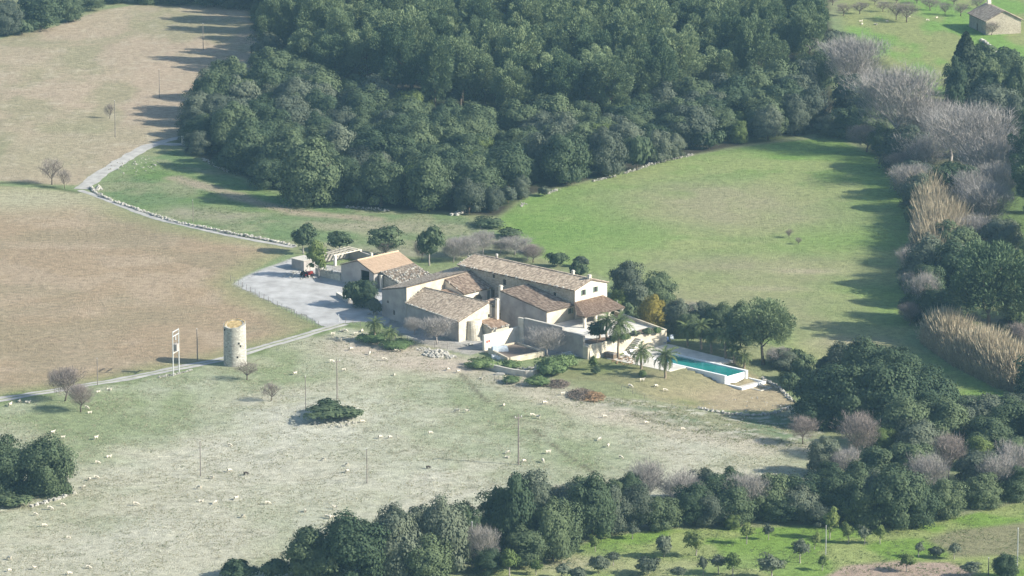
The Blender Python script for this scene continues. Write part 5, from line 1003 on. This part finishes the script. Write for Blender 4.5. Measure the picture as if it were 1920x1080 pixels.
def palm(u, v, trunk_px, spread_px, label, z=None, n=34):
    x, y, zz = G(u, v); s = pxm(v)
    if z is not None: zz = z; x, y = map(float, plane_pt(u, v, z))
    H_ = trunk_px / s / .97; R_ = spread_px / s / 2; e = empty('palm_tree', (x, y, zz), 0, label, 'palm tree', 'palm trees around the farm')
    r0 = .26 if H_ > 2 else .2; mb = MB(); k = max(4, int(H_ / .45)); mb.tube([(.05 * math.sin(i), .05 * math.cos(i * 1.3), -.3 + (H_ + .3) * i / k) for i in range(k + 1)], [r0 * (1.25 if i == 0 else (1.0 if i % 2 else .9) * (1 - .15 * i / k)) for i in range(k)] + [r0 * 1.15], 8)
    mb.build('trunk', M['palmbark'], e, smooth=False)
    for i in range(n):
        f = i / n; tilt = -.95 + 1.55 * f + PR.uniform(-.12, .12); sc = R_ / 2.55 * PR.uniform(.85, 1.1)
        o = link('frond', FR[0 if f > .66 else (1 if f > .33 else 2)], e, (0, 0, H_ + .1), (PR.uniform(-.3, .3), -tilt, i * 2.39996 + PR.uniform(-.2, .2)), sc)
    return e
palm(1159, 672, 66, 78, 'tallest palm, on a bare trunk beside the retaining wall foot'); palm(1202, 692, 34, 58, 'short palm at the deck corner, left one of two'); palm(1247, 709, 42, 62, 'short palm standing on the lawn before the deck, right one of two')
palm(1137, 640, 40, 40, 'palm rising from the terrace bed beside the umbrella-shaped tree', z=2.55); palm(1124, 636, 30, 30, 'slender palm left of the other terrace palm', z=2.55)
for q in ((1289, 650, 34, 50, 'first palm from the left of the row behind the pool deck'), (1314, 655, 44, 52, 'second palm from the left in the row behind the pool'), (1333, 662, 34, 46, 'third palm from the left in the row behind the pool'), (1360, 674, 46, 54, 'fourth and largest-headed palm of the row behind the pool'), (1376, 682, 30, 40, 'fifth palm of the row behind the pool'), (1395, 690, 22, 40, 'last and shortest palm of the row, beside the pool lawn')): palm(*q)
palm(703, 640, 34, 44, 'short palm by the yard fence, left one of two'); palm(731, 650, 26, 40, 'short palm by the yard fence, right one of two')
palm(1162, 628, 26, 34, 'small palm behind the terrace bed near the steps', z=2.55, n=22)

# ------------------------------------------------------------------ reeds: countless stems, one object per bed
def reeds(P, n, h, seed):
    rng = np.random.RandomState(seed); x0, y0 = P.min(0); x1, y1 = P.max(0); x, y = rng.uniform(x0, x1, n * 4), rng.uniform(y0, y1, n * 4); k = sdist(x, y, P) > 0; x, y = x[k][:n], y[k][:n]; n = len(x)
    z = hz(x, y); hh = h * (.45 + .55 * sst(0, 3.5, sdist(x, y, P))) * (.65 + .5 * rng.rand(n)) * (.8 + .5 * fbm(x, y, 4, 2, 12)); a = rng.rand(n) * 6.283; ln = .10 + .45 * rng.rand(n) ** 1.5; dx, dy = np.cos(a) * ln, np.sin(a) * ln; b_ = rng.rand(n) * 6.283; wx, wy = np.cos(b_) * .032, np.sin(b_) * .032
    B = np.stack([x, y, z], 1); T = B + np.stack([dx * hh, dy * hh, hh], 1); S = np.stack([wx, wy, 0 * wx], 1); Q = B + (T - B) * .8; D = T - B
    V1 = np.stack([B - S, B + S, Q + S * .8, Q - S * .8], 1); S2 = np.stack([-wy, wx, 0 * wx], 1) * 2.6; V2 = np.stack([Q, Q + D * .1 + S2, T + D * .06, Q + D * .1 - S2], 1)
    L = B + D * (.25 + .5 * rng.rand(n))[:, None]; lf = np.stack([np.cos(b_ * 3), np.sin(b_ * 3), .25 + 0 * b_], 1) * .75; V3 = np.stack([L, L + lf * .5 + (0, 0, .08), L + lf - (0, 0, .12), L + lf * .5 - (0, 0, .06)], 1)
    V = np.concatenate([V1, V2, V3], 1).reshape(-1, 3); props(link('reeds', np_mesh('reeds', V, np.arange(len(V)).reshape(-1, 4), M['reed'])), kind='stuff')
reeds(poly([(1712, 385), (1750, 378), (1812, 430), (1812, 475), (1780, 505), (1752, 540), (1716, 545), (1716, 440)]), 13000, 7.6, 1)
reeds(poly([(1724, 640), (1765, 618), (1835, 652), (1935, 702), (1940, 738), (1862, 718), (1784, 682)]), 15000, 6.2, 2)
reeds(poly([(1515, 235), (1555, 235), (1560, 215), (1520, 212)]), 900, 6.5, 3)

# ------------------------------------------------------------------ stone walls, fences, rubble
def dry_wall(px, width, h, label, seed, gap=.12, big=.3, m='rock'):
    """Tumbled dry-stone wall along a pixel polyline: heaped stones on the terrain."""
    rng = random.Random(seed); P = [np.array(plane_pt(u, v)) for u, v in px]; mb = MB(); x0, y0, z0 = G(*px[0])
    for A, B in zip(P[:-1], P[1:]):
        L = np.linalg.norm(B - A); d = (B - A) / L; n = np.array([-d[1], d[0]]); t = 0
        while t < L:
            g = float(fbm(A[0] + d[0] * t, A[1] + d[1] * t, 6, 2, seed))
            if g > gap + .2:
                for _ in range(3):
                    p = A + d * (t + rng.random() * .5) + n * rng.uniform(-.5, .5) * width; r = big * rng.uniform(.55, 1.25)
                    mb.blob((p[0], p[1], float(hz(p[0], p[1])) + rng.random() * h * g * 1.3), (r * 1.2, r, r * .8), rng, 5)
            t += .55
    e = empty('dry_stone_wall', (x0, y0, z0), 0, label, 'stone wall'); props(part(mb, 'stones', M[m], e), kind='stuff')
dry_wall([(168, 350), (190, 366), (235, 384), (285, 402), (335, 421), (420, 441), (500, 456), (552, 466)], .8, .5, 'tumbled pale stone wall between the brown field and the green strip', 3)
dry_wall([(335, 276), (380, 300), (430, 325), (500, 355), (560, 379), (640, 391), (720, 397), (800, 399), (880, 405)], .8, .6, 'half-hidden stone wall along the shaded foot of the wood', 5, .3, .2)
dry_wall([(935, 425), (948, 408), (965, 397), (990, 384), (1040, 364), (1100, 347), (1160, 333), (1220, 312), (1300, 290)], .9, .5, 'low pale rubble wall between the meadow and the wood', 7, .34, .2)
dry_wall([(1310, 750), (1350, 757), (1400, 760), (1450, 758), (1482, 743)], .6, .5, 'low curving stone edging below the pool lawn', 9, .0, .26)
dry_wall([(1402, 682), (1430, 693), (1460, 710), (1490, 736), (1545, 748)], .6, .5, 'low stone edging round the right tip of the pool lawn', 11, .1, .26)
dry_wall([(455, 673), (420, 684), (375, 690), (330, 702), (262, 712), (215, 722)], .5, .35, 'line of loose white stones on the lower edge of the lane', 13, .28, .22)
dry_wall([(140, 920), (110, 932), (70, 944), (40, 952), (0, 958)], .9, .4, 'scattered pale stones below the two big bushes at left', 15, .05, .3)
dry_wall([(1840, 78), (1858, 94), (1876, 108), (1895, 122)], 1.0, 1.2, 'old field wall running down from the far cottage', 19, -.2, .4)
dry_wall([(850, 405), (880, 392), (905, 384)], 1.6, .6, 'pale broken stone bank at the near corner of the wood', 17, .0, .4)
def heap(u, v, wx, wy, h, n, r, label, seed, m='rock', cat='rubble heap', name='rubble_heap'):
    x, y, z = G(u, v); rng = random.Random(seed); mb = MB()
    for _ in range(n):
        a, q = rng.random() * 6.283, rng.random() ** .6; s_ = r * rng.uniform(.5, 1.3); mb.blob((q * math.cos(a) * wx, q * math.sin(a) * wy, (1 - q) * h * rng.random() + .05), (s_ * 1.3, s_, s_ * .8), rng)
    e = empty(name, (x, y, z), 0, label, cat); props(mb.build('stones', M[m], e), kind='stuff')
heap(818, 664, 2.6, 3.2, .9, 150, .26, 'bright white rubble heap on the grass before the barn', 1)
heap(845, 669, 1.4, 1.6, .4, 30, .22, 'smaller pale rubble spill just right of the white heap', 2); heap(795, 656, 1.6, 1.8, .4, 30, .2, 'thin scatter of white stones left of the white heap', 3)
heap(985, 694, 3.0, 2.2, .6, 70, .2, 'broken stones lying on the planter bed', 4); heap(1172, 676, 2.8, 4, .35, 80, .16, 'reddish chip mulch round the tallest palm', 5, 'rust', 'mulch', 'mulch_patch')
heap(562, 516, 4.0, 4.0, .5, 70, .2, 'grey rubble strewn round the red machine in the yard', 6); heap(625, 792, 4.5, 3, .25, 50, .2, 'pale stones at the near foot of the green mound', 7); heap(185, 355, .9, 1.2, 1.0, 40, .3, 'pale stone pier heap where the lane meets the wall', 8)
heap(700, 590, 1.5, 2.0, .5, 20, .2, 'pale stones beneath the yard bush', 9); heap(1390, 790, 14, 20, .1, 170, .13, 'white stones strewn over the rough bank below the pool lawn', 21); heap(1352, 690, .4, .4, .2, 3, .2, 'few pale stones on the dry tip of the pool lawn', 10); heap(250, 310, 6, 12, .3, 60, .18, 'white stones littering the weedy slope below the upper lane', 11); heap(880, 647, 1.2, 1.0, .5, 20, .25, 'stones at the foot of the round buttress', 12)
def brush(u, v, wx, wy, h, n, m, label, seed):
    """A pile of cut branches and fronds."""
    x, y, z = G(u, v); rng = random.Random(seed); mb = MB()
    for _ in range(n):
        a, q = rng.random() * 6.283, rng.random() ** .6; p = Vector((q * math.cos(a) * wx, q * math.sin(a) * wy, (1 - q * .8) * h * rng.random())); d = Vector((rng.gauss(0, 1), rng.gauss(0, 1), rng.gauss(0, .35))).normalized() * rng.uniform(.5, 1.3)
        mb.tube([p - d * .5, p + d * .5 + Vector((0, 0, .1))], [.05, .02], 3, cap=False)
    e = empty('brush_pile', (x, y, z), 0, label, 'brush pile'); props(mb.build('branches', M[m], e), kind='stuff')
brush(1045, 722, 2.4, 3.0, 1.2, 420, 'debris', 'grey pile of cut branches near the track', 1); brush(1090, 742, 2.8, 4.0, 1.6, 600, 'debris', 'dark brush pile beside the rusty fronds', 2); brush(1112, 746, 2.4, 3.4, 1.3, 420, 'rust', 'rust-coloured dead fronds leaning on the dark brush pile', 3); brush(1010, 688, .9, .5, .9, 8, 'rock', 'few pale cut poles sticking out of the planter bed', 4); brush(1065, 668, 2.0, 2.0, 1.0, 120, 'bluewhite', 'pale bluish junk by the end of the terrace wall', 5)
def fence(px, label, step=2.3, h=1.25, seed=0):
    P = [np.array(plane_pt(u, v)) for u, v in px]; x0, y0, z0 = G(*px[0]); e = empty('wire_fence', (x0, y0, z0), 0, label, 'fence'); rng = random.Random(seed); tops = []
    pm = MB().tube([(0, 0, -.2), (0, 0, h)], [.05, .045], 5).mesh('post', M['greywood'])
    for A, B in zip(P[:-1], P[1:]):
        L = np.linalg.norm(B - A); k = max(1, round(L / step))
        for i in range(k):
            p = A + (B - A) * i / k; zz = float(hz(*p)); o = link('post', pm, e, (p[0] - x0, p[1] - y0, zz - z0), (rng.uniform(-.05, .05), rng.uniform(-.05, .05), 0)); tops.append((p[0] - x0, p[1] - y0, zz - z0))
    w_ = MB()
    for zz in (.3, .6, .9, 1.18):
        for p, q in zip(tops[:-1], tops[1:]): w_.tube([(p[0], p[1], p[2] + zz), (q[0], q[1], q[2] + zz)], [.012, .012], 3, cap=False)
    w_.build('wire', M['metal'], e)
fence([(432, 530), (470, 549), (520, 575), (565, 598), (608, 617)], 'wire fence between the gravel yard and the brown field'); fence([(742, 634), (775, 645), (815, 652), (862, 655)], 'wire fence along the grass in front of the barn'); fence([(648, 606), (690, 616), (720, 626)], 'short fence between yard and grass with the sheep', 2.0)
fence([(905, 706), (950, 722), (1030, 742)], 'sagging fence of few posts along the upper edge of the track', 4.0, .9); fence([(1165, 730), (1230, 748), (1320, 756)], 'thin wire fence below the pool lawn', 3.2, .8)
# ------------------------------------------------------------------ poles
def pole(u, v, top, label, arm=False, r=.13, m='greywood', arms=1):
    x, y, z = G(u, v); h = (v - top) / pxm(v) / .973; e = empty('utility_pole', (x, y, z), 0, label, 'utility pole', 'poles across the fields')
    link('pole', MB().tube([(0, 0, -.5), (.03, 0, h * .5), (0, 0, h)], [r, r * .85, r * .65], 7).mesh('pole', M[m]), e)
    if arm:
        ca = link('crossarm', MB().box(-.75, .75, -.06, .06, h - .7, h - .55).mesh('crossarm', M['greywood']), e, rot=(0, 0, .5))
        im = MB().tube([(0, 0, 0), (0, 0, .28)], [.07, .05], 5).mesh('insulator', M['white'])
        for xx in (-.65, 0, .65): link('insulator', im, ca, (xx, 0, h - .55 if xx else h - .35))
    else:
        link('cap', MB().tube([(0, 0, h), (0, 0, h + .16)], [r * .7, r * .4], 5).mesh('cap', M['white']), e)
pole(972, 871, 776, 'thick dark pole with crossarm in the pasture below the dirt track', True, .17); pole(632, 748, 672, 'pole rising out of the green mound', True, .13); pole(573, 771, 706, 'thin pole at the left edge of the green mound', r=.09); pole(688, 906, 841, 'thin pole low in the pasture above the tree belt', r=.1)
pole(376, 893, 826, 'thin pole among the sheep in the left part of the pasture', r=.1); pole(183, 722, 672, 'slim pole beside the lane by the two purple trees', r=.09); pole(370, 676, 617, 'dark pole in the brown field between frame and tower', r=.12); pole(216, 258, 190, 'thin pole in the stubble field beside the tiny dead tree', r=.1); pole(299, 184, 131, 'thin pole in the upper stubble field below the forest shadow tips', r=.1)
pole(381, 94, 45, 'thin pole inside the forest shadow on the stubble field', r=.1); pole(1443, 948, 890, 'pale pole with white insulators in the lower belt', True, .13, 'metal'); pole(1548, 1040, 986, 'pale pole at the upper edge of the orchard', r=.09, m='metal'); pole(1907, 1062, 990, 'pale pole at the far right of the orchard', r=.12, m='metal'); pole(885, 1066, 978, 'pale pole in front of the lower belt', r=.13, m='metal')
pole(362, 418, 376, 'thin pole standing in the green strip above the stone wall', r=.08); pole(1853, 1079, 1046, 'short dark pole at the bottom right by the dark orchard tree', r=.11); pole(1157, 599, 565, 'slim pale pole at the porch corner', r=.08, m='whitemetal'); pole(635, 604, 590, 'short pale gate post at the end of the lane', r=.1, m='whitemetal')
pole(909, 662, 632, 'thin post at the left end of the white yard wall', r=.05); pole(922, 663, 648, 'thin short post beside the pale trough', r=.05)
# tractor, tank, crate
x, y, z = G(576, 519); e = empty('red_tractor', (x, y, z), .5, 'small red tractor parked on rubble by the grey store', 'tractor')
link('body', MB().box(-.3, 1.3, -.35, .35, .55, 1.15).box(-.9, -.3, -.45, .45, .6, .95).mesh('body', M['red']), e); link('seat', MB().box(-.75, -.35, -.25, .25, .96, 1.05).box(-.85, -.75, -.25, .25, .96, 1.45).mesh('seat', M['black']), e); link('steering_wheel', MB().tube([(-.2, 0, 1.16), (-.3, 0, 1.5)], [.03, .03], 5).tube([(-.3, 0, 1.5), (-.32, 0, 1.54)], [.2, .2], 8).mesh('steering_wheel', M['black']), e); link('exhaust', MB().tube([(.8, .2, 1.15), (.8, .2, 1.8)], [.04, .04], 5).mesh('exhaust', M['black']), e)
def wheel(n, r, w_): return MB().tube([(0, -w_, 0), (0, w_, 0)], [r, r], 14).mesh(n, M['black'])
rw_, fw_ = wheel('wheel', .62, .16), wheel('wheel', .36, .11); hub = MB().tube([(0, -.18, 0), (0, .18, 0)], [.26, .26], 10).mesh('rim', M['red'])
for me, p in ((rw_, (-.7, .62, .62)), (rw_, (-.7, -.62, .62)), (fw_, (1.0, .5, .36)), (fw_, (1.0, -.5, .36))): w_ = link('wheel', me, e, p); link('rim', hub, w_, (0, 0, 0), scale=1 if p[2] > .5 else .6)
x, y, z = G(937, 664); e = empty('water_trailer', (x, y, z), .2, 'pale blue covered water trailer left of the trough', 'trailer')
link('tank', MB().hexa([(-1.7, -1, .55), (1.7, -1, .55), (1.7, 1, .55), (-1.7, 1, .55)], [(-1.5, -.8, 1.6), (1.5, -.8, 1.6), (1.5, .8, 1.6), (-1.5, .8, 1.6)]).mesh('tank', M['bluewhite']), e); link('chassis', MB().box(-1.8, 2.6, -.08, .08, .4, .54).box(-1.7, 1.7, -.9, .9, .42, .53).mesh('chassis', M['metal']), e)
for yy in (-1.02, 1.02): link('wheel', fw_, e, (0, yy, .36))
for i, (u, v, rz, lb) in enumerate(((928, 671, .3, 'white plastic crate in front of the blue trailer, left one'), (938, 673, -.4, 'white plastic crate in front of the blue trailer, middle one'), (947, 676, .1, 'pale blue plastic crate at the near trough corner'))):
    x, y, z = G(u, v); e = empty('plastic_crate', (x, y, z), rz, lb, 'crate', 'crates by the trough'); c = 'bluewhite' if i == 2 else 'white'
    link('base', MB().box(-.6, .6, -.5, .5, 0, .1).mesh('base', M[c]), e)
    for b_ in ((-.6, .6, -.5, -.42), (-.6, .6, .42, .5), (-.6, -.52, -.418, .418), (.52, .6, -.418, .418)): link('side', MB().box(*b_, .101, .6).mesh('side', M[c]), e)
x, y, z = G(938, 703); e = empty('white_slab', (x, y, z), -.2, 'white stone slab lying below the curved planter wall', 'slab'); MB().hexa([(-.9, -.5, 0), (.9, -.4, 0), (.8, .5, 0), (-.8, .45, 0)], [(-.8, -.42, .4), (.85, -.35, .42), (.7, .4, .38), (-.75, .38, .4)]).build('block', M['rock'], e)
for i, (u, v, lb) in enumerate(((343, 270, 'left white gate pillar at the wood entrance'), (357, 268, 'right white gate pillar at the wood entrance'))):
    x, y, z = G(u, v); e = empty('gate_pillar', (x, y, z), .3, lb, 'gate pillar', 'gate pillars'); MB().box(-.3, .3, -.3, .3, -.3, 1.9).build('shaft', M['lime'], e); MB().box(-.4, .4, -.4, .4, 1.905, 2.1).build('cap', M['lime'], e)

# ------------------------------------------------------------------ sheep
def sheep_mesh(pose, m, name='body'):
    """One continuous body grown over a skeleton: trunk, neck, head, four jointed legs."""
    v = [(-.42, 0, .58), (-.18, 0, .62), (.12, 0, .62), (.36, 0, .62)]; r = [.20, .25, .25, .20]; e_ = [(0, 1), (1, 2), (2, 3)]
    if pose == 'graze': hd = [(.55, 0, .50), (.70, .02, .26), (.80, .02, .12)]
    elif pose == 'stand': hd = [(.50, 0, .80), (.60, 0, .96), (.80, 0, .90)]
    else: hd = [(.50, 0, .78), (.62, .1, .92), (.76, .18, .86)]
    dz = -.30 if pose == 'lie' else 0
    k = len(v); v += hd; r += [.12, .10, .06]; e_ += [(3, k), (k, k + 1), (k + 1, k + 2)]
    for sx, root in ((-.40, 0), (.34, 3)):
        for sy in (-.13, .13):
            k = len(v)
            if pose == 'lie': v += [(sx, sy * 1.5, .44), (sx + .18, sy * 1.6, .36)]; r += [.08, .06]; e_ += [(root, k), (k, k + 1)]
            else:
                v += [(sx, sy, .42), (sx + (-.05 if sx < 0 else .03), sy, .24), (sx, sy, .02)]; r += [.085, .045, .04]; e_ += [(root, k), (k, k + 1), (k + 1, k + 2)]
    v = [(a, b, c + dz) for a, b, c in v]
    me = bpy.data.meshes.new(name); me.from_pydata(v, e_, []); o = bpy.data.objects.new('tmp', me); COL.objects.link(o)
    md = o.modifiers.new('skin', 'SKIN'); sv = me.skin_vertices[0].data
    for i, q in enumerate(r): sv[i].radius = (q, q)
    sv[1].use_root = True; o.modifiers.new('sub', 'SUBSURF').levels = 1
    dg = bpy.context.evaluated_depsgraph_get(); out = bpy.data.meshes.new_from_object(o.evaluated_get(dg)); bpy.data.objects.remove(o); out.name = name
    out.materials.clear(); out.materials.append(M[m]); out.polygons.foreach_set('use_smooth', np.ones(len(out.polygons), bool)); return out
SHM = {(p, m): sheep_mesh(p, m) for p in ('graze', 'stand', 'lie') for m in (('wool', 'darkwool') if p == 'graze' else ('wool',))}
face = MB().blob((0, 0, 0), (.09, .055, .06), random.Random(2)).mesh('face', M['darkwool']); ear = MB().hexa([(-.02, 0, 0), (.02, 0, 0), (.02, .12, -.02), (-.02, .12, -.02)], [(-.02, 0, .02), (.02, 0, .02), (.01, .12, 0), (-.01, .12, 0)]).mesh('ear', M['wool'])
FLOCK = [(99, 814), (118, 823), (180, 824), (204, 858), (183, 870), (168, 901), (181, 898), (158, 915), (255, 948), (118, 949), (94, 956), (67, 967), (83, 988), (129, 1011), (18, 1050), (17, 1072), (66, 1068), (166, 1066), (130, 1078), (398, 898), (374, 917), (377, 941), (404, 945), (19, 762), (36, 754), (52, 756), (184, 736), (205, 732), (163, 767), (168, 775), (739, 704), (431, 837), (430, 885), (607, 864), (651, 874), (651, 886), (713, 822), (731, 822), (807, 814), (803, 879), (443, 937), (553, 703), (645, 696), (679, 793), (624, 629), (641, 622), (648, 623), (667, 628), (678, 622), (680, 635), (637, 640), (658, 657), (693, 665), (743, 660), (721, 676), (622, 680), (840, 695), (859, 699), (902, 711), (857, 773), (876, 774), (944, 761), (1021, 758), (998, 781), (1009, 785), (1133, 783), (953, 851), (951, 859), (982, 867), (1028, 851), (1018, 867), (1124, 826), (1140, 839), (1055, 741), (1164, 860), (1280, 807), (1211, 795), (502, 946), (456, 971), (572, 960), (628, 955), (614, 972), (622, 973), (1204, 716), (1182, 727), (1230, 726), (1247, 734), (1614, 41), (1616, 46), (1642, 47), (1664, 41), (1704, 33), (1739, 40), (1756, 34), (461, 891)]
MARKS = [('the two purple trees', 136, 760), ('the two big bushes', 60, 900), ('the bottom left corner', 30, 1075), ('the left thin pole', 376, 893), ('the green mound', 624, 772), ('the fence palms', 715, 645), ('the middle thin pole', 688, 906), ('the thick dark pole', 972, 860), ('the planter wall', 960, 700), ('the dark brush pile', 1090, 742), ('the lone bare tree', 1505, 833), ('the lawn palm', 1247, 709), ('the far cottage', 1838, 62), ('the mill tower', 441, 683), ('the white rubble', 818, 664), ('the lower tree belt', 640, 1000)]
used_l = {}; sr = random.Random(11)
for i, (u, v) in enumerate(FLOCK):
    dark = (u, v) in ((461, 891), (803, 879)); nm, mu, mv = min(MARKS, key=lambda q: (q[1] - u) ** 2 + ((q[2] - v) * 1.6) ** 2)
    hor = 'left' if u < mu - 8 else ('right' if u > mu + 8 else ''); ver = 'above' if v < mv - 8 else ('below' if v > mv + 8 else 'level with')
    where = (f'{ver} ' if ver != 'level with' or not hor else '') + (f'{hor} of ' if hor else '') + nm; used_l.setdefault((where, dark), []).append((u, v))
for (where, dark), lst in used_l.items():
    for j, (u, v) in enumerate(sorted(lst)):
        pose = sr.choice(['graze', 'graze', 'graze', 'stand', 'lie']); dark_ = dark; x, y, z = G(u, v)
        verb = {'graze': 'grazing', 'stand': 'standing', 'lie': 'lying'}[pose if not dark_ else 'graze']; lb = f"{'dark' if dark_ else 'white'} sheep {verb} {where}" + (f', {ORD[j]} from left' if len(lst) > 1 else '')
        e = empty('sheep', (x, y, z), sr.uniform(0, 6.283) if sr.random() < .45 else sr.uniform(-.7, .7), lb, 'sheep', 'flock of sheep'); s_ = sr.uniform(.68, .88); e.scale = (s_,) * 3
        link('body', SHM[('graze', 'darkwool') if dark_ else (pose, 'wool')], e)
        fp = {'graze': (.80, .02, .12), 'stand': (.82, 0, .90), 'lie': (.77, .18, .56)}['graze' if dark_ else pose]; link('face', face, e, fp)
        for sy in (-1, 1): link('ear', ear, e, (fp[0] - .16, fp[1] + .04 * sy, fp[2] + .09), (0, 0, 0 if sy > 0 else math.pi))

# ------------------------------------------------------------------ grass blades over the fields
def tufts(name, P, n, m, hgt, seed, dens=None):
    rng = np.random.RandomState(seed); x0, y0 = P.min(0); x1, y1 = P.max(0); x0, x1 = max(x0, -160), min(x1, 160); y0, y1 = max(y0, -195), min(y1, 420)
    x, y = rng.uniform(x0, x1, n * 2), rng.uniform(y0, y1, n * 2); k = (sdist(x, y, P) > .3) & (np.abs(x) < (y - CAM_Y) * .125 + 6)
    f = fbm(x, y, 5, 3, 21) * .6 + fbm(x, y, 1.6, 2, 22) * .4; k &= f > .42 + .16 * rng.rand(len(x))
    if dens is not None: k &= rng.rand(len(x)) < dens(x, y)
    x, y = x[k][:n], y[k][:n]; n = len(x); z = hz(x, y); a = rng.rand(n, 3) * 6.283; h = hgt * (.5 + rng.rand(n)); V = []
    for j in range(3):
        c_, s_ = np.cos(a[:, j]), np.sin(a[:, j]); w_ = h * .55; B = np.stack([x, y, z - .02], 1); S = np.stack([-s_ * w_, c_ * w_, 0 * x], 1); T = np.stack([c_ * h * 1.5, s_ * h * 1.5, h * .7], 1)
        V.append(np.stack([B - S * .5, B + S * .5, B + T], 1))
    V = np.concatenate(V, 1).reshape(-1, 3); props(link(name, np_mesh(name, V, np.arange(len(V)).reshape(-1, 3), M[m])), kind='stuff')
PAST = poly([(-20, 775), (0, 756), (270, 708), (420, 682), (480, 664), (610, 626), (640, 616), (760, 645), (800, 658), (900, 672), (1000, 702), (1100, 747), (1540, 838), (1560, 900), (1250, 985), (1050, 1000), (860, 1060), (500, 1130), (-20, 1130)])
tufts('dry_grass', PAST, 60000, 'drygrass', .17, 31); tufts('grass', PAST, 26000, 'grass', .16, 32)
tufts('grass', Z['meadow'], 16000, 'grass', .15, 33); tufts('dry_grass', Z['brown'], 12000, 'drygrass', .14, 34); tufts('dry_grass', Z['upper'], 12000, 'drygrass', .15, 35); tufts('grass', Z['leftgreen'], 16000, 'grass', .2, 36); tufts('grass', Z['orchard'], 14000, 'grass', .2, 37); tufts('dry_grass', Z['bank'], 3000, 'drygrass', .22, 38); tufts('grass', Z['bank'], 3000, 'grass', .22, 39); tufts('grass', Z['topright'], 8000, 'grass', .18, 40)
